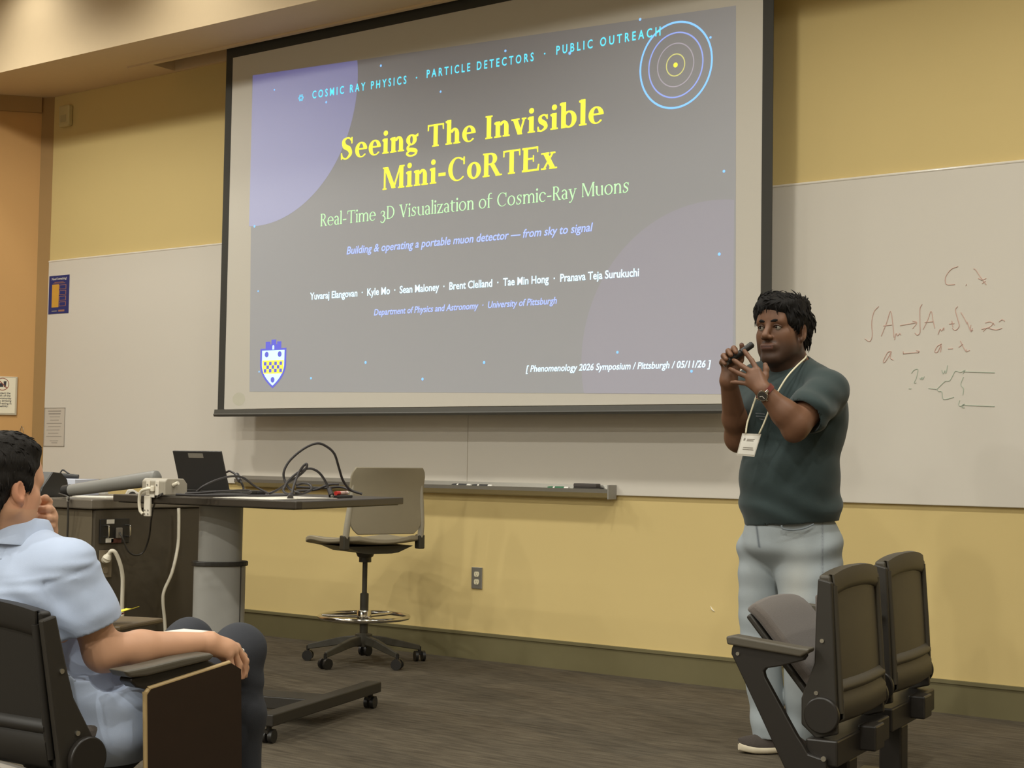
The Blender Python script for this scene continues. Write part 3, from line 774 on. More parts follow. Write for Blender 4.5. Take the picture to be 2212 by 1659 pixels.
def AWL(px, py):                                 # pixel -> (t, z) on the left wall
    r = ray(px, py); nrm = np.array([0.751, -0.66, 0]); p0 = np.array([WL0[0], WL0[1], 0])
    p = CAM + r * np.dot(p0 - CAM, nrm) / np.dot(r, nrm)
    return float(np.dot(p[:2] - WL0, WLD)), float(p[2])
def wl_rect(mb, x0, y0, x1, y1, n0, n1):
    t0, z0 = AWL(x0, y0); t1, z1 = AWL(x1, y1)
    return wl_box(mb, min(t0, t1), max(t0, t1), n0, n1, min(z0, z1), max(z0, z1))
def wl_thing(name, lab, cat):
    o = thing(name, lab, cat); return o
t = wl_thing('wall_sign', 'white framed sign with a no food or drink symbol on the tan wall', 'sign')
wl_rect(MB(), -40, 812, 36, 897, 0, 0.012).build('sign_frame', mat('clear_acrylic_frame', (196, 184, 160), rough=0.25), t, bevel=0.003)
wl_rect(MB(), -36, 815, 32, 893, 0.012, 0.0135).build('sign_sheet', mat('sign_sheet', (238, 228, 202), rough=0.5, var=0.01), t)
tc_, zc_ = AWL(6, 830)
g = MB(); n = 40; R0 = AWL(6, 830)[1] - AWL(6, 843.5)[1]; vs = []
for a in np.linspace(0, 2 * math.pi, n, endpoint=False):
    for q in (R0, R0 * 0.9): vs.append(wl(tc_ + q * math.cos(a), 0.0142, zc_ + q * math.sin(a)))
g.add(vs, [(2 * i, 2 * i + 1, (2 * i + 3) % (2 * n), (2 * i + 2) % (2 * n)) for i in range(n)]); g.build('ban_ring', mat('red_brown_print', (150, 78, 60), rough=0.7), t)
g = MB(); 
for poly in ([(-.75, .7), (-.65, .8), (.75, -.6), (.65, -.7)],):
    g.add([wl(tc_ - x * R0, 0.0145, zc_ + z * R0) for x, z in poly], [(0, 1, 2, 3)])
g.build('ban_slash', bpy.data.materials['red_brown_print'], t)
g = MB()
g.add([wl(tc_ - x * R0, 0.014, zc_ + z * R0) for x, z in [(.15, .45), (.6, .5), (.5, -.45), (.2, -.45)]], [(0, 1, 2, 3)])
g.add([wl(tc_ - x * R0, 0.014, zc_ + z * R0) for x, z in [(-.6, -.1), (-.35, .15), (-.1, .15), (.1, -.1), (.1, -.45), (-.6, -.45)]], [(0, 1, 2, 3, 4, 5)])
g.build('food_symbol', M_ink, t)
for i, s_ in enumerate(('Protect the', 'health of the', 'community', 'by drinking', 'and eating in', 'healthily.')):
    v, f = sans_mesh(s_, 0.012); hgt = AWL(10, 850)[1] - AWL(10, 854.5)[1]; x1 = v[:, 0].max()
    tt, zz = AWL(25 - (i == 5) * 7 - (i < 2) * 2, 851.5 + i * 5.6); sc_ = hgt / 0.73
    MB().add([wl(tt + (x1 - p[0]) * sc_, 0.0142, zz + p[1] * sc_) for p in v], f).build('sign_text', M_ink, t)
t = wl_thing('switch_plate', 'grey metal switch plate with two pale toggles on the tan wall', 'switch')
wl_rect(MB(), -30, 929, 30, 962, 0, 0.006).build('plate', mat('steel_plate', (128, 122, 112), rough=0.4, metal=0.5), t, bevel=0.002)
for px in (5.5, 19): 
    g = MB(); a, z = AWL(px, 943); u = wl(a, 0.006, z); w_ = wl(a, 0.026, z + 0.008)
    g.cyl(u, w_, 0.0075, 0.006, n=12); g.build('toggle', M_ivory, t, smooth=40)
t = wl_thing('key_ring', 'small key fob with black and white tags hanging from a hook on the tan wall', 'keys')
a, z = AWL(47, 920); k0 = wl(a, 0.0, z); k1 = wl(a, 0.02, z)
MB().tube([k0, k1, k1 + np.array([0.004, 0, -0.012]), k1 + np.array([0.008, -0.004, 0.0])], 0.002, n=6).build('hook', M_alu, t, smooth=60)
ring_c = k1 + np.array([0, 0, -0.035]); pts = [ring_c + np.array([0.02 * math.cos(q), 0.004, 0.025 * math.sin(q)]) for q in np.linspace(0, 2 * math.pi, 14, endpoint=False)]
MB().tube(pts, 0.0015, n=6, closed=True, sub=2).build('split_ring', M_alu, t, smooth=60)
a, z = AWL(38, 948); kb = wl(a, 0.012, z); kt = ring_c + np.array([-0.005, 0, -0.025])
MB().cyl(kt, kb, 0.008, 0.016, n=8).build('black_tag', M_mkk, t, smooth=50)
a, z = AWL(51, 960); kb = wl(a, 0.014, z)
MB().cyl(kt + np.array([0.004, -0.01, -0.02]), kb, 0.012, 0.014, n=10).build('white_tag', M_mkw, t, smooth=50)

# ------------------------------------------------------------------ instructor cabinet
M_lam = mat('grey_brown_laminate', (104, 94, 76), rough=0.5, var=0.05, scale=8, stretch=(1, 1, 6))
M_lam_shade = mat('shaded_laminate', (74, 66, 54), rough=0.5, var=0.05, scale=8, stretch=(1, 1, 6))  # darker copy of the laminate, the side's shade put into its colour
M_ctop = mat('speckled_counter', (112, 104, 92), rough=0.32, var=0.08, scale=90)
M_dkblk = mat('satin_black', (34, 32, 30), rough=0.42, var=0.04)
cyf = -2.05; cx1 = AY(197, 1200, cyf)[0]; cx0 = cx1 - 2.3; cyb = cyf + 0.72; ctz = 0.875
def AX(px, py, x):                              # on a plane parallel to the side of the cabinet
    d = ray(px, py); return CAM + d * (x - CAM[0]) / d[0]
cb = thing('cabinet', 'long dark laminate instructor cabinet in front of the whiteboard', 'cabinet', (cx0, cyf, 0))
MB().bb((0, 0.02, 0.06), (cx1 - cx0, cyb - cyf, ctz - 0.045)).bb((0.03, 0.06, 0), (cx1 - cx0 - 0.03, cyb - cyf - 0.03, 0.06)).build('body', M_lam_shade, cb)
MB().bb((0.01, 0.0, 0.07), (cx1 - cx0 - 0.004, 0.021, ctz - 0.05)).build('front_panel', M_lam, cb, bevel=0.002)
MB().bb((cx1 - cx0 - 0.001, 0.004, 0.07), (cx1 - cx0 + 0.016, cyb - cyf, ctz - 0.05)).build('side_panel', M_lam_shade, cb, bevel=0.002, label='side panel toned darker for shade')
MB().bb((-0.02, -0.03, ctz - 0.045), (cx1 - cx0 + 0.03, cyb - cyf + 0.02, ctz)).build('countertop', M_ctop, cb, bevel=0.006)
# connector plate with two handles
def onf(px, py, off=0.0): return AX(px, py, cx1 + 0.017 + off)
c0 = onf(246, 1147)
cp = thing('connector_plate', 'black rack plate with two silver handles on the cabinet side', 'connector plate', c0, math.pi / 2)
w_ = onf(278, 1147)[1] - onf(215, 1147)[1]; h_ = onf(246, 1121)[2] - onf(246, 1173)[2]
MB().box((0, -0.004, 0), (w_, 0.008, h_)).build('plate', M_dkblk, cp, bevel=0.002)
for s_ in (-1, 1):
    x = s_ * w_ * 0.40 + (0.012 if s_ < 0 else 0); zz = h_ * 0.23
    MB().tube([(x, -0.008, zz), (x, -0.03, zz), (x, -0.034, zz - 0.008), (x, -0.034, -zz + 0.008), (x, -0.03, -zz), (x, -0.008, -zz)], 0.0042, n=8, sub=3).build('handle', mat('chrome', (215, 212, 205), rough=0.12, metal=1.0, var=0.0) if 'chrome' not in bpy.data.materials else bpy.data.materials['chrome'], cp, smooth=60)
M_chr = bpy.data.materials['chrome']
for dx, dz in ((-0.16, 0.42), (-0.18, -0.40)): MB().box((dx * w_, -0.0085, dz * h_ * 0.95), (0.045, 0.001, 0.02)).build('label_strip', M_paper, cp)
MB().box((0.12 * w_, -0.012, -0.08 * h_), (0.03, 0.02, 0.05)).build('socket_block', mat('grey_socket', (120, 112, 100), rough=0.5), cp, bevel=0.003)
MB().box((0.05 * w_, -0.0085, -0.40 * h_), (0.06, 0.001, 0.02)).build('label_strip', mat('brown_label', (92, 52, 40)), cp)
# lower outlet with white plug
c1 = onf(226, 1218)
op = thing('wall_outlet', 'grey outlet plate low on the cabinet side with a white plug in it', 'outlet', c1, math.pi / 2)
MB().box((0, -0.003, 0), (0.075, 0.006, 0.13)).build('cover_plate', mat('tan_cover_plate', (124, 112, 92), rough=0.45), op, bevel=0.002)
MB().cyl((0, -0.006, -0.03), (0, -0.009, -0.03), 0.016, n=16).build('socket', mat('tan_socket', (140, 126, 104), rough=0.45), op, smooth=40)
M_cordw = mat('white_cord', (226, 218, 198), rough=0.45)
wc = thing('extension_cord', 'white power cord with angled plug looping down the cabinet side', 'cord')
pA = onf(230, 1207, 0.05)
MB().cyl(onf(226, 1210, 0.009), onf(231, 1206, 0.045), 0.017, 0.021, n=14).cyl(onf(231, 1206, 0.045), onf(236, 1196, 0.055), 0.021, 0.010, n=14).build('plug', M_cordw, wc, smooth=50)
pts = [onf(235, 1197, 0.055), onf(241, 1190, 0.07), onf(250, 1195, 0.08), onf(260, 1220, 0.08), onf(265, 1250, 0.07), onf(264, 1300, 0.06), onf(264, 1360, 0.05), onf(264, 1420, 0.05)]
pts[-1][2] = max(pts[-1][2], 0.01)
MB().tube(pts, 0.0095, n=10).build('cable', M_cordw, wc, smooth=60)
w2 = thing('extension_cord', 'white power cord hanging from the table to the floor beside the grey column', 'cord')
pts = [onf(386, 1098, 0.05), onf(386, 1135, 0.05), onf(384, 1180, 0.05), onf(372, 1235, 0.05), onf(355, 1275, 0.05), onf(352, 1300, 0.05), onf(356, 1345, 0.05), onf(358, 1400, 0.05), onf(358, 1440, 0.05)]
pts.append(np.array([pts[-1][0] + 0.02, pts[-1][1] - 0.03, 0.012])); pts[-2][2] = max(pts[-2][2], 0.06)
MB().tube(pts, 0.008, n=10).build('cable', M_cordw, w2, smooth=60)

# ------------------------------------------------------------------ things on the cabinet
M_grytube = mat('grey_painted_tube', (132, 130, 124), rough=0.45, var=0.03)
tb = thing('storage_tube', 'long grey tube with a black end cap lying on the cabinet', 'tube')
a = AD(151, 1059.5, 7.35); b = AD(334, 1033, 7.15)
MB().cyl(a, b, 0.028, 0.037, n=28).build('tube_body', M_grytube, tb, smooth=40)
d_ = (b - a) / np.linalg.norm(b - a)
MB().cyl(b, b + d_ * 0.014, 0.037, 0.034, n=28).cyl(b + d_ * 0.014, b + d_ * 0.026, 0.034, 0.02, n=28).build('tube_tip', M_grytube, tb, smooth=50)
MB().cyl(a - d_ * 0.035, a + d_ * 0.004, 0.029, 0.0295, n=28).build('end_cap', M_dkblk, tb, smooth=40)
MB().cyl(a - d_ * 0.037, a - d_ * 0.033, 0.016, n=20).build('socket_hole', mat('brown_hole', (70, 50, 40), rough=0.5), tb, smooth=40)
# its cable down the cabinet
kc = thing('data_cable', 'thin dark cable hanging from the tube end over the cabinet edge', 'cable')
pts = [a - d_ * 0.045 + np.array([0, -0.02, -0.01]), AY(147, 1074, cyf - 0.05), AY(147, 1085, cyf - 0.05), AY(147, 1120, cyf - 0.04), AY(145, 1165, cyf - 0.03), AY(143, 1210, cyf - 0.03)]
MB().tube(pts, 0.005, n=8).build('cable', mat('dark_cable', (58, 54, 48), rough=0.5), kc, smooth=60)
MB().cyl(AY(146.5, 1073, cyf - 0.05), AY(147, 1083, cyf - 0.05), 0.009, 0.007, n=12).build('connector', mat('grey_connector', (150, 144, 134), rough=0.4), kc, smooth=50)
# wedge console
M_gryp = mat('charcoal_plastic', (70, 68, 64), rough=0.5)
wc0 = AD(98, 1075, 7.55); wc0[2] = ctz
cs = thing('control_console', 'dark wedge shaped control console on the cabinet beside the seated man', 'console', wc0, math.radians(18))
prof = [(-0.13, 0), (0.13, 0), (0.10, 0.085), (0.05, 0.118), (-0.02, 0.122), (-0.10, 0.05)]
MB().prism([(y, z) for y, z in prof], -0.16, 0.05, T=lambda p: np.array([p[2], p[0], p[1]])).build('housing', M_gryp, cs, bevel=0.004)
MB().prism([(y * 0.97, z * 0.97 + 0.002) for y, z in prof], 0.05, 0.054, T=lambda p: np.array([p[2], p[0], p[1]])).build('side_panel', M_dkblk, cs)
# papers and a tool
pz = ctz
def sheet_on(name, lab, corners, z, m, th=0.002, cat='paper'):
    pts = [AZ(px, py, z) for px, py in corners]
    c = sum(pts) / len(pts); t = thing(name, lab, cat, (c[0], c[1], z))
    MB().prism([(p[0] - c[0], p[1] - c[1]) for p in pts], 0, th).build('sheet', m, t)
    return t
def rect_on(name, lab, cat, p, z, size, ang, th, m, part='sheet', bevel=0.0, group=None):
    t = thing(name, lab, cat, (p[0], p[1], z), ang, group)
    MB().bb((-size[0] / 2, -size[1] / 2, 0), (size[0] / 2, size[1] / 2, th)).build(part, m, t, bevel=bevel)
    return t
st0 = AD(140, 1066, 7.95)
ps = rect_on('paper_stack', 'tall stack of bluish white paper behind the console on the cabinet', 'paper stack', st0, ctz, (0.24, 0.3), 0.5, 0.082, mat('bluish_paper', (214, 218, 232), rough=0.7, var=0.08, scale=3, stretch=(1, 1, 120)))
tl_ = thing('hand_tool', 'black hand tool lying on top of the paper stack', 'tool', (st0[0], st0[1], ctz + 0.083), 0.55)
MB().tube([(-0.07, 0, 0.012), (-0.03, 0, 0.016), (0.02, 0, 0.014), (0.07, 0, 0.012)], [0.008, 0.014, 0.013, 0.011], n=10).build('grip', M_dkblk, tl_, smooth=60)
MB().tube([(-0.03, 0, 0.025), (-0.02, 0.01, 0.045), (0.0, 0.01, 0.035), (0.02, 0, 0.026)], 0.004, n=8).build('wire_loop', M_dkblk, tl_, smooth=60)
MB().bb((-0.1, -0.012, 0.002), (-0.06, 0.012, 0.014)).build('blade', M_dkblk, tl_, bevel=0.003)
rect_on('paper_sheet', 'white paper sheet lying near the front edge of the cabinet', 'paper', AZ(205, 1074, ctz), ctz, (0.30, 0.16), 0.15, 0.004, M_paper)
p_ = AY(222, 1066, cyb - 0.08)
bx = rect_on('small_box', 'small white box on the cabinet behind the grey tube', 'box', p_, ctz, (0.05, 0.03), 0.2, 0.03, M_mkw, 'carton', 0.003)
MB().bb((-0.04, -0.016, 0.004), (-0.026, 0.012, 0.022)).build('flap', M_grey, bx)
p_ = AD(293, 1060, 6.95)
td = thing('tape_dispenser', 'white and black tape dispenser beside the grey tube', 'tape dispenser', (p_[0], p_[1], ctz), 0.8)
MB().prism([(-0.045, 0), (0.045, 0), (0.045, 0.015), (0.015, 0.04), (-0.01, 0.056), (-0.035, 0.056), (-0.045, 0.035)], -0.02, 0.02, T=lambda p: np.array([p[0], p[2], p[1]])).build('shell', mat('pale_plastic', (206, 200, 188), rough=0.45), td, bevel=0.005)
MB().cyl((-0.012, -0.024, 0.03), (-0.012, 0.024, 0.03), 0.017, n=20).build('core', M_dkblk, td, smooth=40)

# ------------------------------------------------------------------ height adjustable table
TZ = 0.92; TT = 0.03
FR, BR, FL = AZ(640, 1083, TZ), AZ(872, 1074.5, TZ), AZ(244, 1067.5, TZ)
BL = FL + (BR - FR)
tc0 = (FR + BR + FL + BL) / 4
u_ = (BR - FR); u_ = u_ / np.linalg.norm(u_)
M_ttop = mat('dark_table_top', (62, 55, 46), rough=0.34, var=0.05, scale=14)
M_edge = mat('black_table_edge', (44, 40, 34), rough=0.5)
M_steel = mat('grey_powder_steel', (150, 148, 142), rough=0.5, var=0.03)
M_fblk = mat('black_steel', (40, 36, 30), rough=0.5, var=0.04)
tbl = thing('adjustable_table', 'height adjustable table with dark top and grey telescoping column', 'table', (tc0[0], tc0[1], 0))
loc = lambda p: (p[0] - tc0[0], p[1] - tc0[1])
MB().prism([loc(FL), loc(FR), loc(FR + 0.03 * (BR - FR) + np.array([0.012, 0, 0])), loc(BR), loc(BL)], TZ - TT, TZ).build('tabletop', M_ttop, tbl, bevel=0.004)
MB().prism([loc(FL * 0.96 + tc0 * 0.04), loc(FR * 0.96 + tc0 * 0.04), loc(BR * 0.96 + tc0 * 0.04), loc(BL * 0.96 + tc0 * 0.04)], TZ - TT - 0.004, TZ - TT).build('underside_rail', M_edge, tbl)
pc = AD(475, 1215, 6.45)
def oval(w, d, n=28, p=2.6):
    out = []
    for a in np.linspace(0, 2 * math.pi, n, endpoint=False):
        c, s_ = math.cos(a), math.sin(a); out.append((math.copysign(abs(c) ** (2 / p), c) * w / 2, math.copysign(abs(s_) ** (2 / p), s_) * d / 2))
    return out
ang = math.atan2(-(pc[0] - CAM[0]), (pc[1] - CAM[1]))           # column's broad side towards the seats
ca, sa = math.cos(ang), math.sin(ang)
def colT(p): return np.array([pc[0] - tc0[0] + p[0] * ca - p[1] * sa, pc[1] - tc0[1] + p[0] * sa + p[1] * ca, p[2]])
cz = AD(475, 1216, 6.45)[2]
MB().prism(oval(0.182, 0.12), cz, TZ - TT, T=colT).build('upper_column', M_steel, tbl, smooth=40)
MB().prism(oval(0.214, 0.15), 0.11, cz - 0.006, T=colT).build('lower_column', M_steel, tbl, smooth=40)
MB().prism(oval(0.234, 0.165), cz - 0.01, cz + 0.008, T=colT).build('collar', M_fblk, tbl, bevel=0.003)
MB().prism([(0.083, -0.055), (0.089, -0.055), (0.089, -0.045), (0.083, -0.045)], 0.11, cz - 0.01, T=colT).build('cable_channel', M_fblk, tbl)
bA = AD(808, 1494, 6.75); bB = AZ(560, 1560, 0.09)
bA[2] = bB[2] = 0
ud = (bB - bA) / np.linalg.norm(bB - bA); ln = np.linalg.norm(bB - bA)
bB = bA + ud * 0.98
nd = np.array([-ud[1], ud[0], 0])
def foot(A, B):
    g = MB(); c = (A + B) / 2; Rz = np.array([[ud[0], nd[0], 0], [ud[1], nd[1], 0], [0, 0, 1]])
    g.box((c[0] - tc0[0], c[1] - tc0[1], 0.09), (np.linalg.norm(B - A), 0.07, 0.045), Rz); g.build('foot_bar', M_fblk, tbl, bevel=0.004)
    for P in (A + ud * 0.035, B - ud * 0.035):
        q = np.array([P[0] - tc0[0], P[1] - tc0[1], 0])
        cst = MB().cyl(q + (0, 0, 0.045), q + (0, 0, 0.07), 0.011, n=12).box(q + (0, 0, 0.044), (0.03, 0.046, 0.012)).build('caster', M_fblk, tbl, smooth=40)
        off = nd * 0.014
        MB().cyl(q + off * 0.4 + (0, 0, 0.026), q + off * 1.6 + (0, 0, 0.026), 0.026, n=20).cyl(q - off * 0.4 + (0, 0, 0.026), q - off * 1.6 + (0, 0, 0.026), 0.026, n=20).build('wheel', M_dkblk, cst, smooth=40)
foot(bA, bB)
sh_ = (np.array([pc[0], pc[1], 0]) - (bA + bB) / 2); sh_ = nd * np.dot(sh_, nd)
foot(bA + sh_ * 1.7, bB + sh_ * 1.7)
g = MB(); m0 = (bA + bB) / 2; m1 = m0 + sh_ * 1.7; c = (m0 + m1) / 2
g.box((c[0] - tc0[0], c[1] - tc0[1], 0.085), (0.16, np.linalg.norm(m1 - m0), 0.05), np.array([[ud[0], nd[0], 0], [ud[1], nd[1], 0], [0, 0, 1]])); g.build('cross_beam', M_fblk, tbl, bevel=0.004)

# laptop
lp0 = AZ(445, 1066, TZ)
lc = AD(444, 1060, 6.75); lc[2] = TZ
M_lap = mat('laptop_black', (48, 46, 44), rough=0.45, var=0.03)
lang = math.radians(0)
lt = thing('laptop', 'open black laptop seen from behind on the dark table', 'laptop', lc, lang)
MB().bb((-0.155, 0.0, 0.002), (0.155, 0.21, 0.018)).build('base', M_lap, lt, bevel=0.004)
MB().bb((-0.145, 0.03, 0.018), (0.145, 0.13, 0.0195)).build('keyboard', M_dkblk, lt)
tilt = math.radians(17)
def lidT(p): return np.array([p[0], -p[2] * math.sin(tilt) - p[1] * math.cos(tilt), 0.02 + p[2] * math.cos(tilt) - p[1] * math.sin(tilt)])
g = MB(); g.add([lidT(np.array([x, y, z])) for x in (-0.155, 0.155) for y in (0.0, 0.009) for z in (0.0, 0.178)], [(0, 1, 3, 2), (4, 6, 7, 5), (0, 4, 5, 1), (2, 3, 7, 6), (0, 2, 6, 4), (1, 5, 7, 3)])
lid = g.build('lid', M_lap, lt, bevel=0.003)
g = MB(); g.add([lidT(np.array([x, y, z])) for x in (-0.055, 0.04) for y in (0.0092, 0.0098) for z in (0.148, 0.168)], [(0, 1, 3, 2), (4, 6, 7, 5), (0, 4, 5, 1), (2, 3, 7, 6), (0, 2, 6, 4), (1, 5, 7, 3)])
g.build('asset_sticker', mat('grey_sticker', (132, 126, 114), rough=0.5), lid)
g = MB(); g.add([lidT(np.array([x, y, z])) for x in (-0.147, 0.147) for y in (-0.0006, 0.0) for z in (0.012, 0.17)], [(0, 1, 3, 2), (4, 6, 7, 5), (0, 4, 5, 1), (2, 3, 7, 6), (0, 2, 6, 4), (1, 5, 7, 3)])
g.build('display', M_dkblk, lid)

# clamp-on power unit at the front edge
M_puw = mat('white_bracket', (224, 216, 200), rough=0.42)
pu0 = AZ(338, 1071, TZ)
e_ = (FL - FR); e_ = e_ / np.linalg.norm(e_); pang = math.atan2(-e_[1], -e_[0])
fe = FR + e_ * np.dot(pu0 - FR, e_)
pu = thing('power_unit', 'grey power box with white bracket clamped to the front edge of the table', 'power strip', (fe[0], fe[1], TZ), pang)
MB().prism([(-0.012, 0.004), (0.108, 0.004), (0.108, 0.05), (0.088, 0.072), (0.0, 0.072), (-0.012, 0.06)], -0.068, 0.075, T=lambda p: np.array([p[2], p[0], p[1]])).build('housing', mat('grey_power_housing', (166, 158, 142), rough=0.4), pu, bevel=0.004)
for x in (-0.038, 0.018): MB().bb((x, -0.016, 0.002), (x + 0.022, -0.011, 0.062)).build('bracket_strap', M_puw, pu, bevel=0.002); MB().cyl((x + 0.011, -0.018, 0.045), (x + 0.011, -0.015, 0.045), 0.004, n=10).build('screw', M_alu, pu)
MB().bb((-0.012, -0.018, -0.006), (0.016, -0.014, 0.006)).build('bracket_lip', M_puw, pu)
MB().bb((-0.045, -0.02, -0.085), (-0.006, -0.008, -0.0)).build('clamp_plate', M_puw, pu, bevel=0.004)
for x in (-0.036, -0.016):
    for z in (-0.075, -0.06): MB().cyl((x, -0.022, z), (x, -0.019, z), 0.0035, n=10).build('screw', M_alu, pu)
MB().tube([(0.005, -0.016, 0.03), (-0.012, -0.034, 0.028), (-0.045, -0.036, 0.016), (-0.058, -0.032, -0.02), (-0.056, -0.028, -0.06), (-0.044, -0.024, -0.075)], 0.0065, n=8).build('short_cord', M_cordw, pu, smooth=60)
MB().box((0.008, -0.02, 0.03), (0.016, 0.014, 0.024)).build('plug', M_cordw, pu, bevel=0.003)
MB().cyl((0.075, 0.03, 0.045), (0.1, 0.035, 0.055), 0.008, n=10).build('side_plug', M_cordw, pu, smooth=50)

# loose papers, markers, cables on the table
pa = rect_on('paper_sheet', 'white paper sheet near the front edge of the dark table', 'paper', AZ(560, 1076.5, TZ), TZ, (0.30, 0.216), pang + 0.12, 0.0015, M_paper)
pa2 = rect_on('paper_sheet', 'second white sheet partly under the cable tangle on the table', 'paper', AZ(640, 1076, TZ), TZ + 0.0016, (0.28, 0.2), pang - 0.1, 0.0015, M_paper)
M_cabk = mat('black_cable', (46, 42, 42), rough=0.5)
def P_(px, py, d): return AD(px, py, d)
def cable(lab, segs, r, parts=None, m=M_cabk, name='cable_bundle'):
    t = thing(name, lab, 'cable')
    for pts in segs: MB().tube([np.maximum(p, [-99, -99, TZ + r + 0.002]) for p in pts], r, n=8).build('cable', m, t, smooth=60)
    return t
def zz(px, py): return AZ(px, py, TZ + 0.008)
D0 = 6.35
cb1 = cable('tangle of black cables with one tall loop on the dark table', [
    [P_(782, 1067, 6.5), P_(757, 1058, 6.5), P_(741, 1038, 6.48), P_(732, 1010, 6.45), P_(722, 980, 6.42), P_(703, 963, 6.4), P_(683, 958, 6.38), P_(655, 970, 6.36), P_(626, 995, 6.35), P_(613, 1020, 6.34), P_(616, 1040, 6.34), P_(628, 1058, 6.3), P_(650, 1066, 6.25)],
    [P_(630, 1074, 6.2), P_(634, 1052, 6.25), P_(645, 1022, 6.3), P_(657, 1005, 6.3), P_(663, 1003, 6.3), P_(660, 1014, 6.3), P_(645, 1028, 6.32), P_(622, 1043, 6.36), P_(600, 1058, 6.4), P_(582, 1066, 6.42)],
    [P_(612, 1058, 6.3), P_(622, 1040, 6.32), P_(645, 1020, 6.34), P_(668, 1012, 6.36), P_(688, 1020, 6.38), P_(703, 1040, 6.4), P_(711, 1060, 6.4), P_(715, 1068, 6.4)],
    [P_(616, 1050, 6.3), P_(612, 1060, 6.28), P_(625, 1068, 6.26), P_(655, 1066, 6.3), P_(672, 1058, 6.35), P_(670, 1048, 6.4), P_(655, 1044, 6.42), P_(640, 1048, 6.4)],
    [P_(640, 1060, 6.5), P_(680, 1058, 6.5), P_(710, 1047, 6.5), P_(732, 1046, 6.5)],
    [P_(640, 1052, 6.55), P_(700, 1054, 6.55), P_(735, 1052, 6.55), P_(760, 1060, 6.5)]], 0.0052)
MB().cyl(P_(628, 1068, 6.22), P_(627, 1076, 6.18), 0.010, 0.013, n=10).build('plug', M_cabk, cb1, smooth=50)
MB().cyl(P_(711, 1056, 6.4), P_(716, 1070, 6.38), 0.010, 0.012, n=10).build('plug', M_cabk, cb1, smooth=50)
MB().cyl(P_(716, 1070, 6.38), P_(718, 1073, 6.37), 0.006, n=8).build('plug_tip', M_alu, cb1, smooth=50)
cb2 = cable('black laptop cables coiled in front of the open laptop', [
    [P_(425, 1062, 6.2), P_(440, 1050, 6.2), P_(470, 1036, 6.25), P_(500, 1029, 6.3), P_(525, 1032, 6.35), P_(550, 1050, 6.4), P_(580, 1066, 6.4)],
    [P_(489, 1020, 6.55), P_(497, 1018, 6.5), P_(510, 1026, 6.45), P_(520, 1040, 6.4), P_(526, 1055, 6.4), P_(520, 1062, 6.35)],
    [P_(400, 1066, 6.15), P_(440, 1064, 6.15), P_(500, 1060, 6.2), P_(540, 1060, 6.25), P_(530, 1066, 6.2), P_(470, 1068, 6.15), P_(410, 1070, 6.12)],
    [P_(380, 1068, 6.1), P_(430, 1070, 6.1), P_(490, 1070, 6.12), P_(560, 1071, 6.15), P_(620, 1070, 6.2)]], 0.0046)
MB().cyl(P_(511, 1026, 6.45), P_(518, 1039, 6.4), 0.011, 0.009, n=10).build('ferrite_bead', M_cabk, cb2, smooth=50)
hb = rect_on('docking_hub', 'flat black hub lying under the laptop cables', 'hub', AZ(545, 1068, TZ), TZ, (0.12, 0.05), pang, 0.014, M_dkblk, 'case', 0.004)
p_ = AZ(725, 1076, TZ); q_ = AZ(781, 1073, TZ)
rm = thing('dry_erase_marker', 'red capped dry erase marker near the right end of the dark table', 'marker', (p_[0], p_[1], TZ + 0.02), math.atan2(q_[1] - p_[1], q_[0] - p_[0]))
L_ = 0.135
M_redp = mat('red_plastic', (196, 44, 36), rough=0.4)
MB().cyl((0.0, 0, 0), (L_ * 0.3, 0, 0), 0.0088, n=14).build('cap', M_redp, rm, smooth=40)
MB().cyl((L_ * 0.3, 0, 0), (L_ * 0.92, 0, 0), 0.0082, n=14).build('barrel', mat('pink_white_label', (232, 196, 184), rough=0.5), rm, smooth=40)
MB().cyl((L_ * 0.92, 0, 0), (L_, 0, 0), 0.0082, n=14).build('end_plug', M_mkw, rm, smooth=40)
d_ = (q_ - p_) / np.linalg.norm(q_ - p_)
ph = rect_on('remote_control', 'thin black remote lying under the red marker', 'remote', p_ + d_ * 0.06, TZ, (0.17, 0.045), math.atan2(d_[1], d_[0]), 0.0108, M_dkblk, 'case', 0.003)
# thin cable from the power unit to the cabinet plate
tc2 = thing('data_cable', 'thin dark cable drooping from the power box to the rack plate', 'cable')
MB().tube([AD(352, 1066, 6.25), AD(340, 1074, 6.3), onf(332, 1095, 0.35), onf(327, 1120, 0.25), onf(322, 1160, 0.12), onf(310, 1192, 0.06), onf(292, 1199, 0.05), onf(277, 1190, 0.045), onf(266, 1165, 0.045), onf(258, 1150, 0.03)], 0.0045, n=8).build('cable', bpy.data.materials['dark_cable'], tc2, smooth=60)

# ------------------------------------------------------------------ tall stool
M_shell = mat('grey_beige_plastic', (150, 140, 118), rough=0.55, var=0.03)
M_up = mat('grey_upright', (164, 156, 138), rough=0.5, var=0.03)
M_dk = mat('dark_olive_plastic', (58, 54, 44), rough=0.5, var=0.04)
sc_ = AD(786, 1345, 8.2)
sto = thing('drafting_stool', 'tall grey plastic drafting stool with chrome foot ring on casters', 'stool', (sc_[0], sc_[1], 0), math.radians(71))
seat_z = 0.655
def shell_grid(nu, nv, f): return [[f(u, v) for v in np.linspace(-1, 1, nv)] for u in np.linspace(-1, 1, nu)]
def seat_f(u, v):
    w = 0.235 * (1 - 0.10 * max(0, v) ** 3) * (1 if abs(v) < .85 else 1 - 0.35 * ((abs(v) - .85) / .15) ** 2)
    x = u * w; y = 0.045 + v * 0.265
    z = seat_z + 0.018 * u * u - 0.018 + 0.02 * (v < 0) * v * v - 0.035 * max(0, v - 0.45) ** 2 / 0.3 + 0.012 * max(0, v)
    return np.array([x, y, z])
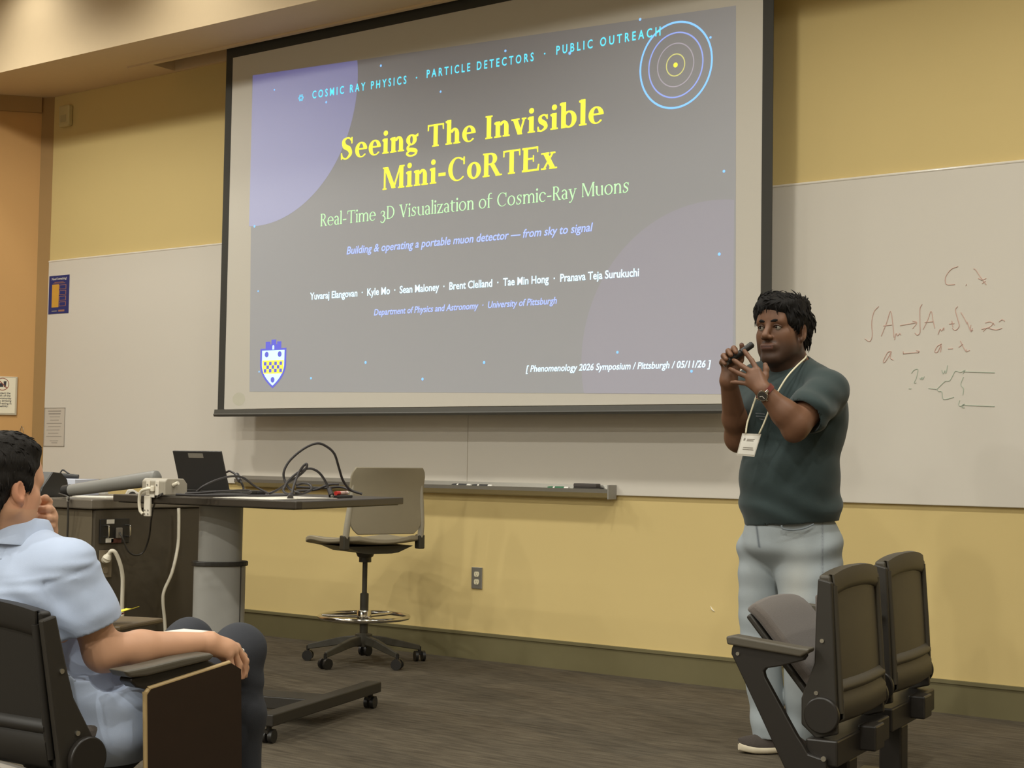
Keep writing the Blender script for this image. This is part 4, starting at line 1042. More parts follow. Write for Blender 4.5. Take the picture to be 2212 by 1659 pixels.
MB().sheet(shell_grid(15, 17, seat_f), 0.026, (0, 0, 1)).build('seat', M_shell, sto, smooth=50, bevel=0.006)
def back_f(u, v):
    z = 0.868 + v * 0.175; w = 0.222 * (1 - 0.10 * max(0, -v) ** 2)
    if v > .7: w *= 1 - 0.10 * ((v - .7) / .3) ** 2
    if v < -.7: w *= 1 - 0.16 * ((-v - .7) / .3) ** 2
    x = u * w; y = -0.215 - 0.035 * (1 - u * u) + 0.055 * (1 - (v + 1) / 2) * (1 - u * u) * 0.5 - 0.03 * max(0, v) ** 2
    return np.array([x, y, z])
MB().sheet(shell_grid(15, 15, back_f), 0.012, (0, 1, 0)).build('backrest', M_shell, sto, smooth=50, bevel=0.004)
for s_ in (-1, 1):
    MB().tube([(s_ * 0.225, -0.19, seat_z - 0.0), (s_ * 0.222, -0.205, seat_z + 0.09), (s_ * 0.212, -0.215, seat_z + 0.2), (s_ * 0.203, -0.222, seat_z + 0.31)], [0.017, 0.017, 0.015, 0.01], n=12).build('upright', M_up, sto, smooth=60)
    MB().box((s_ * 0.226, -0.185, seat_z - 0.005), (0.036, 0.05, 0.075)).build('upright_bracket', M_dk, sto, bevel=0.006)
und = MB()
und.prism([(-0.20, -0.015), (0.20, -0.015), (0.11, -0.05), (0.07, -0.055), (-0.07, -0.055), (-0.11, -0.05)], -0.16, 0.16, T=lambda p: np.array([p[0], p[2], seat_z - 0.012 + p[1]]))
und.lathe([(0.055, seat_z - 0.06), (0.042, seat_z - 0.09), (0.033, seat_z - 0.095), (0.033, seat_z - 0.12)], n=20)
und.build('mechanism', M_dk, sto, smooth=40)
MB().lathe([(0.0135, 0.355), (0.0135, seat_z - 0.11)], n=18).build('gas_lift', M_dk, sto, smooth=40)
MB().lathe([(0.022, 0.12), (0.023, 0.33), (0.023, 0.368), (0.015, 0.372)], n=20).build('column_sleeve', M_dk, sto, smooth=40)
rz_ = 0.246; rr_ = 0.236
fr = MB().tube([(rr_ * math.cos(a), rr_ * math.sin(a), rz_) for a in np.linspace(0, 2 * math.pi, 48, endpoint=False)], 0.0115, n=12, closed=True, sub=1).build('foot_ring', M_chr, sto, smooth=70)
for k in range(3):
    a = math.radians(19 + 120 * k); MB().cyl((0.03 * math.cos(a), 0.03 * math.sin(a), rz_), (rr_ * math.cos(a), rr_ * math.sin(a), rz_), 0.008, n=12).build('spoke', M_chr, fr, smooth=50)
MB().lathe([(0.036, rz_ - 0.035), (0.038, rz_ - 0.03), (0.038, rz_ + 0.03), (0.034, rz_ + 0.035)], n=24).build('hub', M_chr, fr, smooth=40)
base_targets = [AZ(682, 1449, 0), AZ(838, 1455, 0), AZ(906, 1428, 0), AZ(783, 1412, 0), AZ(670, 1430, 0)]
a0 = math.atan2(base_targets[0][1] - sc_[1], base_targets[0][0] - sc_[0]) - math.radians(71)
MB().lathe([(0.045, 0.09), (0.05, 0.12), (0.045, 0.155), (0.03, 0.16)], n=20).build('base_hub', M_dk, sto, smooth=40)
BRAD = 0.315
for k in range(5):
    a = a0 + 2 * math.pi * k / 5; c, s_ = math.cos(a), math.sin(a); nx, ny = -s_, c
    pts = [(0.03, 0.132, 0.022, 0.032), (0.12, 0.122, 0.02, 0.028), (0.22, 0.10, 0.017, 0.024), (BRAD, 0.078, 0.013, 0.018)]
    g = MB(); vs = []
    for r, z, w, h in pts:
        vs += [(r * c - nx * w, r * s_ - ny * w, z - h), (r * c + nx * w, r * s_ + ny * w, z - h), (r * c + nx * w * .7, r * s_ + ny * w * .7, z + h * .5), (r * c - nx * w * .7, r * s_ - ny * w * .7, z + h * .5)]
    fs = [(0, 1, 2, 3), (12, 15, 14, 13)]
    for i in range(3): fs += [(4 * i + j, 4 * i + (j + 1) % 4, 4 * i + 4 + (j + 1) % 4, 4 * i + 4 + j) for j in range(4)]
    g.add(vs, fs); lg = g.build('base_leg', M_dk, sto, bevel=0.004)
    q = np.array([BRAD * c, BRAD * s_, 0]); b = a + 0.9 * (k - 2); ox = np.array([math.cos(b), math.sin(b), 0])
    MB().cyl(q + (0, 0, 0.045), q + (0, 0, 0.08), 0.009, n=10).cyl(q + ox * 0.012 + (0, 0, 0.028), q + ox * 0.028 + (0, 0, 0.028), 0.028, n=20).cyl(q - ox * 0.012 + (0, 0, 0.028), q - ox * 0.028 + (0, 0, 0.028), 0.028, n=20).box(q + (0, 0, 0.045), (0.026, 0.026, 0.02)).build('caster', M_dkblk, sto, smooth=40)
# ------------------------------------------------------------------ auditorium seats
M_cback = mat('charcoal_seat_shell', (66, 60, 48), rough=0.5, var=0.03)
M_cside = mat('black_seat_side', (46, 42, 36), rough=0.45, var=0.03)
M_cpad = mat('grey_seat_fabric', (98, 90, 84), rough=0.95, var=0.10, scale=160, bump=0.4, bump_scale=400, sheen=0.2)
M_cstl = mat('black_seat_steel', (36, 32, 28), rough=0.4, var=0.04)
M_bolt = mat('bright_bolt', (200, 196, 184), rough=0.25, metal=0.9)

def seat_builder(name, lab, loc, rz, top_z, group, side, lean=0.0, fold=50, arm=None, other_arm=False, width=0.5, disc=True, BH=0.42, hinge=0.075):
    """side -1/+1: which end carries the end standard; local x right, y forward, z up; rear face at y=0"""
    t = thing(name, lab, 'auditorium seat', loc, rz, group)
    zb = top_z - BH; hw = width / 2
    def bk(x, y, z):                                            # lean the back
        return np.array([x, y + (z - zb) * math.tan(lean), z])
    # back shell: framed rear face with recessed panel and arched top
    def top_edge(x): return top_z - 0.022 * (abs(x) / hw) ** 2.4
    nx = 13; rows = [zb, zb + 0.02, zb + 0.10, zb + 0.2, zb + 0.3, None]
    def yrear(x, z):
        return -0.014 * math.cos(x / hw * 1.45) + 0.008 * ((z - zb) / BH - .5) ** 2
    g = MB(); grid = []
    for u in np.linspace(-1, 1, nx):
        col = []
        for v in np.linspace(0, 1, 12):
            x = u * hw; z = zb + (top_edge(x) - zb) * v; col.append(bk(x, yrear(x, z) + 0.02, z))
        grid.append(col)
    g.sheet(grid, 0.038, (0, 1, 0)); g.build('back_shell', M_cback, t, smooth=50, bevel=0.008, bseg=3)
    # raised rim on the rear: top hood, side rims, lower lip
    rim = MB(); grid = []
    for u in np.linspace(-1, 1, nx):
        x = u * hw * 0.985; col = []
        for dz, dy in ((0.004, 0.006), (0.002, -0.006), (-0.045, -0.010), (-0.062, -0.004), (-0.066, 0.004)): col.append(bk(x, yrear(x, top_z) + dy, top_edge(x) + dz))
        grid.append(col)
    rim.sheet(grid, 0.006, (0, 1, 0)); rim.build('top_hood', M_cback, t, smooth=60)
    for s_ in (-1, 1):
        MB().tube([bk(s_ * hw * 0.965, -0.004, zb + 0.03), bk(s_ * hw * 0.965, -0.006, zb + 0.2), bk(s_ * hw * 0.965, -0.006, top_edge(hw) - 0.03)], 0.011, n=8).build('side_rim', M_cback, t, smooth=60)
    lip = MB(); grid = []
    for u in np.linspace(-1, 1, nx):
        x = u * hw * 0.97; grid.append([bk(x, yrear(x, zb) + dy, zb + dz) for dz, dy in ((0.13, 0.004), (0.112, -0.014), (0.10, -0.014), (0.092, -0.004), (0.07, -0.014), (0.015, -0.012), (0.0, 0.006))])
    lip.sheet(grid, 0.006, (0, 1, 0)); lip.build('lower_lip', M_cback, t, smooth=60)
    # upholstered front of the back
    grid = []
    for u in np.linspace(-1, 1, 11):
        grid.append([bk(u * hw * 0.86, 0.052 + 0.018 * (1 - u * u) * (1 - (2 * v - 1) ** 4), zb + 0.05 + v * 0.335) for v in np.linspace(0, 1, 11)])
    MB().sheet(grid, 0.03, (0, 1, 0)).build('back_cushion', M_cpad, t, smooth=60, bevel=0.008)
    # side wings that carry the hinge
    hz_ = zb - 0.0 + 0.045; hy = hinge
    for s_ in (-1, 1):
        poly = [(-0.008, top_z - 0.04), (0.035, top_z - 0.03), (0.05, top_z - 0.16), (0.062, zb + 0.18), (0.11, zb + 0.07), (0.115, zb - 0.01), (0.07, zb - 0.05), (0.0, zb - 0.03)]
        poly = [(y + (z - zb) * math.tan(lean), z) for y, z in poly]
        w = MB().prism(poly, s_ * (hw + 0.002), s_ * (hw + 0.022), T=lambda p: np.array([p[2], p[0], p[1]])).build('side_wing', M_cside, t, bevel=0.005)
        for y, z in ((0.032, zb + 0.25), (0.06, zb + 0.09)):
            y += (z - zb) * math.tan(lean); MB().cyl((s_ * (hw + 0.02), y, z), (s_ * (hw + 0.026), y, z), 0.0065, n=12).build('bolt', M_bolt, w, smooth=50)
    # folding seat pan
    f = math.radians(fold); cf, sf_ = math.cos(f), math.sin(f)
    def sp(x, l, n): return np.array([x, hy + 0.02 + l * cf - n * sf_, hz_ + 0.01 + l * sf_ + n * cf])
    grid = []
    for u in np.linspace(-1, 1, 13):
        col = []
        for v in np.linspace(0, 1, 13):
            w = hw * 0.92 * (1 - 0.05 * max(0, v - 0.85) ** 2 / 0.0225)
            col.append(sp(u * w, 0.01 + v * 0.37 - 0.014 * u * u * v, 0.016 + 0.006 * (1 - u ** 4) - 0.03 * max(0, v - 0.88) / 0.12 * 0.5))
        grid.append(col)
    nrm = (0, -sf_, cf)
    MB().sheet(grid, 0.038, nrm).build('seat_cushion', M_cpad, t, smooth=60, bevel=0.012, bseg=3)
    grid = [[sp(u * hw * 0.9, 0.015 + v * 0.345 - 0.014 * u * u * v, -0.018 - 0.012 * (1 - u * u)) for v in np.linspace(0, 1, 9)] for u in np.linspace(-1, 1, 11)]
    MB().sheet(grid, 0.02, nrm).build('seat_pan', M_cside, t, smooth=60, bevel=0.006)
    # beam, post and hinge discs
    MB().bb((-hw - 0.05, -0.01, zb - 0.125), (hw + 0.05, 0.09, zb - 0.045)).build('beam', M_cstl, t, bevel=0.006)
    MB().bb((-0.05, -0.06, zb - 0.11), (0.05, 0.0, zb - 0.03)).build('beam_bracket', M_cstl, t, bevel=0.006)
    px_ = 0.09 * side
    MB().bb((px_ - 0.045, 0.0, 0.012), (px_ + 0.045, 0.08, zb - 0.125)).build('post', M_cstl, t, bevel=0.008)
    MB().bb((px_ - 0.08, -0.09, 0.0), (px_ + 0.08, 0.17, 0.012)).build('floor_plate', M_cstl, t, bevel=0.004)
    if disc:
        for s_ in (-1, 1):
            d = MB().cyl((s_ * (hw + 0.022), hy - 0.005, hz_ - 0.02), (s_ * (hw + 0.042), hy - 0.005, hz_ - 0.02), 0.055, n=36).build('hinge_disc', M_cstl, t, smooth=40, bevel=0.004)
    return t, dict(zb=zb, hw=hw, hy=hy, hz=hz_)

def local_plane(loc, rz, x):
    """maps a pixel to (y, z) on the chair's own plane x=const"""
    ex = np.array([math.cos(rz), math.sin(rz), 0]); ey = np.array([-math.sin(rz), math.cos(rz), 0]); o = np.asarray(loc, float) + ex * x
    def f(px, py):
        r = ray(px, py); k = np.dot(o - CAM, ex) / np.dot(r, ex); p = CAM + r * k - np.asarray(loc, float)
        return float(np.dot(p, ey)), float(p[2])
    return f

# two seats at the right, facing along the wall
RZ1 = math.radians(97.5)
near = AD(1812, 1570, 4.7); near[2] = 0
ex1 = np.array([math.cos(RZ1), math.sin(RZ1), 0])
W1 = 0.48
loc1 = near + ex1 * (W1 / 2 + 0.005)
TOP1 = AD(1780, 1246, 4.7)[2] + 0.022
s1, d1 = seat_builder('auditorium_seat', 'dark folding auditorium seat with armrest, nearer of the two at right', loc1, RZ1, TOP1, 'auditorium seats', -1, lean=0.066, fold=50, width=W1, BH=0.47, hinge=0.05)
near2 = AD(1930, 1520, 5.28); near2[2] = 0
loc2 = near2 + ex1 * (W1 / 2)
s2, d2 = seat_builder('auditorium_seat', 'dark folding auditorium seat at right, nearer the yellow wall', loc2, RZ1, TOP1 + 0.01, 'auditorium seats', -1, lean=0.066, fold=88, width=W1, BH=0.47, hinge=0.05)
# end standard with armrest, traced on the seat's near side
xs = -(W1 / 2 + 0.06)
f1 = local_plane(loc1, RZ1, xs)
outer = [(1583, 1400), (1582, 1412), (1590, 1428), (1640, 1535), (1700, 1665), (1712, 1690), (1790, 1690), (1786, 1640), (1770, 1636), (1748, 1628), (1735, 1605), (1725, 1590), (1700, 1545), (1655, 1462), (1652, 1450), (1658, 1443), (1690, 1438), (1738, 1426), (1745, 1416), (1740, 1402), (1690, 1398), (1588, 1388)]
pl = [f1(*q) for q in outer]
# triangulated extrusion handled by an n-gon side face
std = MB().prism(pl, xs - 0.012, xs + 0.012, T=lambda p: np.array([p[2], p[0], p[1]])).build('end_standard', M_cstl, s1, bevel=0.004)
arm_px = [(1575, 1373), (1577, 1390), (1735, 1417), (1752, 1408), (1755, 1400), (1730, 1397), (1590, 1371)]
pa_ = [f1(*q) for q in arm_px]
MB().prism(pa_, xs - 0.03, xs + 0.03, T=lambda p: np.array([p[2], p[0], p[1]])).build('armrest', mat('armrest_pad', (84, 78, 66), rough=0.5), s1, bevel=0.006, bseg=3)
y, z = f1(1597, 1411); MB().cyl((xs - 0.016, y, z), (xs - 0.011, y, z), 0.006, n=12).build('bolt', M_bolt, std, smooth=50)
y, z = f1(1782, 1638); MB().cyl((xs - 0.016, y, z), (xs - 0.011, y, z), 0.008, n=12).build('bolt', M_bolt, std, smooth=50)
y0, z0 = f1(1700, 1690); y1, z1 = f1(1790, 1690)
MB().bb((xs - 0.012, min(y0, y1), 0.012), (xs + 0.012, max(y0, y1), z0)).build('standard_leg', M_cstl, s1)
MB().bb((xs - 0.05, min(y0, y1) - 0.05, 0), (xs + 0.05, max(y0, y1) + 0.05, 0.012)).build('floor_plate', M_cstl, s1, bevel=0.004)
# shared arm between the two seats
s2arm = MB().prism([(0.03, TOP1 - 0.19), (0.30, TOP1 - 0.165), (0.30, TOP1 - 0.19), (0.06, TOP1 - 0.22)], -(W1 / 2 + 0.06), -(W1 / 2 + 0.03), T=lambda p: np.array([p[2], p[0], p[1]])).build('armrest', bpy.data.materials['armrest_pad'], s2, bevel=0.005)

# the seat the man in front sits on
RZ0 = math.radians(0)
rc = AD(120, 1316, 3.87); W0 = 0.54
loc0 = np.array([rc[0] - W0 / 2 + 0.02, rc[1], 0])
s0, d0 = seat_builder('auditorium_seat', 'dark auditorium seat under the man in the blue shirt', loc0, RZ0, rc[2] + 0.02, 'auditorium seats', -1, lean=-0.16, fold=4, width=W0, disc=True)
M_back_shade = mat('shaded_seat_shell', (34, 31, 27), rough=0.5, var=0.03)  # darker copy of the seat shell, shade painted into the colour
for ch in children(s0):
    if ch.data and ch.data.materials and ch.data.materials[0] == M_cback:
        ch.data.materials.clear(); ch.data.materials.append(M_back_shade)
for ch in children(s0):
    if ch.name.startswith('back_cushion'): ch.location = (0, -0.008, 0); ch.scale = (0.85, 1, 1)
xs0 = W0 / 2 + 0.05
f0 = local_plane(loc0, RZ0, xs0)
pl = [f0(*q) for q in [(249, 1447), (262, 1462), (300, 1458), (380, 1438), (436, 1424), (446, 1414), (438, 1409), (380, 1419), (300, 1438)]]
MB().prism(pl, xs0 - 0.035, xs0 + 0.035, T=lambda p: np.array([p[2], p[0], p[1]])).build('armrest', bpy.data.materials['armrest_pad'], s0, bevel=0.007, bseg=3)
pl = [f0(*q) for q in [(275, 1462), (272, 1472), (285, 1484), (330, 1492), (420, 1470), (470, 1440), (440, 1425), (380, 1440)]]
MB().prism(pl, xs0 - 0.03, xs0 + 0.02, T=lambda p: np.array([p[2], p[0], p[1]])).build('arm_support', M_cstl, s0, bevel=0.005)
xt = xs0 + 0.02
ft = local_plane(loc0, RZ0, xt)
A_, B_, C_ = ft(322, 1488), ft(495, 1432), ft(516, 1445)
bot = 0.12
poly = [A_, ft(314, 1500), (ft(320, 1659)[0], bot), (ft(520, 1659)[0], bot), C_, B_]
tp = MB().prism(poly, xt - 0.009, xt + 0.009, T=lambda p: np.array([p[2], p[0], p[1]])).build('writing_tablet', mat('dark_walnut_laminate', (44, 31, 23), rough=0.35, var=0.10, scale=10, stretch=(1, 1, 8)), s0, label='dark wood laminate tablet folded down')
edge = [np.array([xt, *poly[2]]), np.array([xt, *poly[1]]), np.array([xt, *A_]), np.array([xt, *B_])]
MB().tube([edge[0], edge[0] * .5 + edge[1] * .5, edge[1] * 0.98 + edge[0] * .02, edge[1], edge[2], edge[2] * .98 + edge[3] * .02, edge[2] * .5 + edge[3] * .5, edge[3]], 0.0075, n=8, sub=4).build('tablet_edge', mat('pale_edge_band', (176, 150, 104), rough=0.45), s0, smooth=60)
MB().bb((xt - 0.06, A_[0] + 0.05, 0.10), (xt - 0.02, A_[0] + 0.11, A_[1] + 0.0)).build('tablet_post', M_cstl, s0, bevel=0.005)
MB().bb((W0 / 2 - 0.02, 0.05, 0.08), (xt - 0.01, 0.30, 0.13)).build('arm_post', M_cstl, s0, bevel=0.005)
MB().bb((xt - 0.06, A_[0] + 0.02, 0.0), (xt - 0.01, A_[0] + 0.16, 0.10)).build('arm_foot', M_cstl, s0, bevel=0.005)

# edge of a nearer seat back at the bottom left corner
n0 = AD(60, 1662, 3.0)
s3, d3 = seat_builder('auditorium_seat', 'grey topped seat back cut off at the bottom left corner', (n0[0] - 0.19, n0[1] + 0.02, 0), math.radians(4), n0[2] + 0.005, 'auditorium seats', -1, lean=-0.1, fold=0, width=0.5)
for ch in children(s3):
    if ch.name.startswith('top_hood'): ch.data.materials.clear(); ch.data.materials.append(mat('grey_seat_hood', (120, 112, 100), rough=0.5))

# neighbouring tablet with sticky notes
tpz = AD(283, 1340, 4.75)
nt_ = thing('tablet_desk', 'small brown writing tablet on a post beyond the seated man', 'tablet desk', (tpz[0], tpz[1], 0), math.radians(20))
MB().bb((-0.20, -0.12, tpz[2] - 0.022), (0.035, 0.14, tpz[2] - 0.004)).build('tablet', mat('brown_tablet', (92, 76, 50), rough=0.4, var=0.06, scale=10), nt_, bevel=0.006)
MB().bb((-0.08, 0, 0.012), (-0.04, 0.04, tpz[2] - 0.018)).build('post', M_cstl, nt_)
MB().bb((-0.14, -0.08, 0), (0.02, 0.12, 0.012)).build('floor_plate', M_cstl, nt_, bevel=0.003)
for nm, lab, dx, dy, dz, rgb, a in (('sticky_note', 'pink sticky note on the brown tablet', 0.0, -0.10, -0.003, (214, 70, 84), 0.3), ('sticky_note', 'yellow sticky note lying over the pink one', 0.01, -0.05, 0.016, (240, 220, 60), -0.25)):
    q = thing(nm, lab, 'sticky note', (tpz[0] + dx, tpz[1] + dy, tpz[2] + dz), a)
    g = MB(); grid = [[np.array([x, y, 0.012 * ((x + 0.04) / 0.08) ** 2 + 0.24 * (y + 0.04)]) for y in (-0.04, 0, 0.04)] for x in np.linspace(-0.045, 0.045, 7)]
    g.sheet(grid, 0.0012, (0, 0, 1)).build('note_sheet', mat('note_paper', rgb, rough=0.7, var=0.01), q)
# ------------------------------------------------------------------ implicit surfaces for bodies and clothing
class Blob:
    def __init__(s, lo, hi, h):
        s.lo = np.asarray(lo, np.float32); s.h = h
        s.n = np.ceil((np.asarray(hi) - np.asarray(lo)) / h).astype(int) + 1
        s.D = np.full(s.n, 9.0, np.float32)
    def _box(s, lo, hi):
        a = np.clip(np.floor((np.asarray(lo) - s.lo) / s.h).astype(int), 0, s.n - 1)
        b = np.clip(np.ceil((np.asarray(hi) - s.lo) / s.h).astype(int) + 1, 1, s.n)
        b = np.maximum(b, a + 1)
        sl_ = tuple(slice(i, j) for i, j in zip(a, b))
        g = np.meshgrid(*[s.lo[i] + s.h * np.arange(a[i], b[i], dtype=np.float32) for i in range(3)], indexing='ij', sparse=True)
        return sl_, g
    def _put(s, sl_, d, k, op):
        A = s.D[sl_]
        if op == 'add':
            if k > 0:
                q = np.maximum(k - np.abs(A - d), 0) / k; s.D[sl_] = np.minimum(A, d) - q * q * k * 0.25
            else: s.D[sl_] = np.minimum(A, d)
        elif op == 'sub':
            d = -d
            if k > 0:
                q = np.maximum(k - np.abs(A - d), 0) / k; s.D[sl_] = np.maximum(A, d) + q * q * k * 0.25
            else: s.D[sl_] = np.maximum(A, d)
    def cone(s, a, b, ra, rb=None, k=0.02, op='add', flat=None):
        rb = ra if rb is None else rb
        a = np.asarray(a, np.float32); b = np.asarray(b, np.float32); m = max(ra, rb) + k + 3 * s.h
        sl_, (x, y, z) = s._box(np.minimum(a, b) - m, np.maximum(a, b) + m)
        ba = b - a; l2 = float(ba @ ba) + 1e-12
        px, py, pz = x - a[0], y - a[1], z - a[2]
        t = np.clip((px * ba[0] + py * ba[1] + pz * ba[2]) / l2, 0, 1)
        d = np.sqrt((px - t * ba[0]) ** 2 + (py - t * ba[1]) ** 2 + (pz - t * ba[2]) ** 2) - (ra + (rb - ra) * t)
        s._put(sl_, d, k, op); return s
    def chain(s, pts, rs, k=0.01, op='add'):
        for i in range(len(pts) - 1): s.cone(pts[i], pts[i + 1], rs[i], rs[i + 1], k, op)
        return s
    def ell(s, c, r, k=0.02, R=None, op='add'):
        c = np.asarray(c, np.float32); r = np.asarray(r if hasattr(r, '__len__') else (r, r, r), np.float32)
        m = r.max() + k + 3 * s.h; ext = np.full(3, m)
        sl_, (x, y, z) = s._box(c - ext, c + ext)
        x, y, z = x - c[0], y - c[1], z - c[2]
        if R is not None:
            x, y, z = (R[0, 0] * x + R[1, 0] * y + R[2, 0] * z), (R[0, 1] * x + R[1, 1] * y + R[2, 1] * z), (R[0, 2] * x + R[1, 2] * y + R[2, 2] * z)
        k0 = np.sqrt((x / r[0]) ** 2 + (y / r[1]) ** 2 + (z / r[2]) ** 2)
        k1 = np.sqrt((x / r[0] ** 2) ** 2 + (y / r[1] ** 2) ** 2 + (z / r[2] ** 2) ** 2) + 1e-9
        s._put(sl_, k0 * (k0 - 1) / k1, k, op); return s
    def cut(s, p, n, k=0.0):
        """remove what lies on the side n points to"""
        sl_, (x, y, z) = s._box(s.lo, s.lo + s.h * s.n)
        n = np.asarray(n, float); n = n / np.linalg.norm(n)
        d = (x - p[0]) * n[0] + (y - p[1]) * n[1] + (z - p[2]) * n[2]
        s._put(sl_, -d, k, 'sub'); return s
    def warp(s, f, lo=None, hi=None, band=0.05):
        sl_, (x, y, z) = s._box(s.lo if lo is None else lo, (s.lo + s.h * s.n) if hi is None else hi)
        A = s.D[sl_]; s.D[sl_] = A + np.where(np.abs(A) < band, f(x, y, z), 0).astype(np.float32); return s
    def mesh(s, name):
        D = s.D; D[0] = D[-1] = 1; D[:, 0] = D[:, -1] = 1; D[:, :, 0] = D[:, :, -1] = 1
        I = D < 0; n = s.n
        c = np.zeros(n - 1, np.int8)
        for i in (0, 1):
            for j in (0, 1):
                for k in (0, 1): c += I[i:n[0] - 1 + i, j:n[1] - 1 + j, k:n[2] - 1 + k]
        act = np.argwhere((c > 0) & (c < 8)); 
        idx = np.full(n - 1, -1, np.int32); idx[tuple(act.T)] = np.arange(len(act))
        P = np.zeros((len(act), 3)); W = np.zeros(len(act))
        corners = [(i, j, k) for i in (0, 1) for j in (0, 1) for k in (0, 1)]
        val = {q: D[act[:, 0] + q[0], act[:, 1] + q[1], act[:, 2] + q[2]] for q in corners}
        for q in corners:
            for ax in range(3):
                if q[ax] == 0:
                    r = list(q); r[ax] = 1; r = tuple(r); a, b = val[q], val[r]; m = (a < 0) != (b < 0)
                    t = np.where(m, a / np.where(m, a - b, 1), 0)
                    for d in range(3): P[:, d] += np.where(m, q[d] + (t if d == ax else 0), 0)
                    W += m
        V = s.lo + s.h * (act + P / W[:, None])
        F = []
        for ax in range(3):
            u, v = [(1, 2), (2, 0), (0, 1)][ax]
            sa = [slice(None)] * 3; sb = [slice(None)] * 3; sa[ax] = slice(0, -1); sb[ax] = slice(1, None)
            A, B = I[tuple(sa)], I[tuple(sb)]; e = np.argwhere(A != B)
            ok = (e[:, u] > 0) & (e[:, v] > 0) & (e[:, u] < n[u] - 1) & (e[:, v] < n[v] - 1); e = e[ok]
            fl = A[tuple(e.T)]
            def cell(du, dv):
                w = e.copy(); w[:, u] += du; w[:, v] += dv; return idx[tuple(w.T)]
            q = np.stack([cell(-1, -1), cell(0, -1), cell(0, 0), cell(-1, 0)], 1)
            q[~fl] = q[~fl][:, ::-1]; F.append(q)
        F = np.concatenate(F)
        me = bpy.data.meshes.new(name)
        me.vertices.add(len(V)); me.vertices.foreach_set('co', V.astype(np.float32).ravel())
        me.loops.add(F.size); me.loops.foreach_set('vertex_index', F.astype(np.int32).ravel())
        me.polygons.add(len(F)); me.polygons.foreach_set('loop_start', np.arange(0, F.size, 4, dtype=np.int32))
        try: me.polygons.foreach_set('loop_total', np.full(len(F), 4, np.int32))
        except Exception: pass
        me.polygons.foreach_set('use_smooth', np.ones(len(F), bool))
        me.update(); me.validate()
        return me, V

def paint(me, V, base, layers):
    """base sRGB, layers of (mask function(V)->0..1, sRGB): the thing's own colouring"""
    Cc = np.tile(np.array(lin(base)), (len(V), 1))
    for f, rgb in layers:
        m = np.clip(f(V), 0, 1)[:, None]; Cc = Cc * (1 - m) + np.array(lin(rgb)) * m
    at = me.color_attributes.new('tone', 'FLOAT_COLOR', 'POINT')
    at.data.foreach_set('color', np.concatenate([Cc, np.ones((len(V), 1))], 1).astype(np.float32).ravel())

class Frame3:
    """upright frame at a floor point, y pointing away from the seats, x to the right"""
    def __init__(s, O):
        s.O = np.array([O[0], O[1], 0.0]); d = s.O - CAM; d[2] = 0; s.ey = d / np.linalg.norm(d)
        s.ex = np.array([s.ey[1], -s.ey[0], 0]); s.ez = np.array([0, 0, 1.0]); s.rz = math.atan2(s.ex[1], s.ex[0])
    def p(s, px, py, dd=0.0):
        r = ray(px, py); k = (np.dot(s.O - CAM, s.ey) + dd) / np.dot(r, s.ey); w = CAM + r * k - s.O
        return np.array([w @ s.ex, w @ s.ey, w[2]])
    def local(s, w):
        w = np.asarray(w, float) - s.O; return np.array([w @ s.ex, w @ s.ey, w[2]])

def blob_noise(x, y, z, f, seed=0.0):
    return (np.sin(f * x + 1.7 * np.sin(f * 0.6 * z + seed)) * np.sin(f * 0.9 * y + seed * 2.1 + 1.3 * np.sin(f * .7 * x)) + np.sin(f * 1.1 * z + 1.5 * np.sin(f * 0.5 * x + seed) + seed)) * 0.5

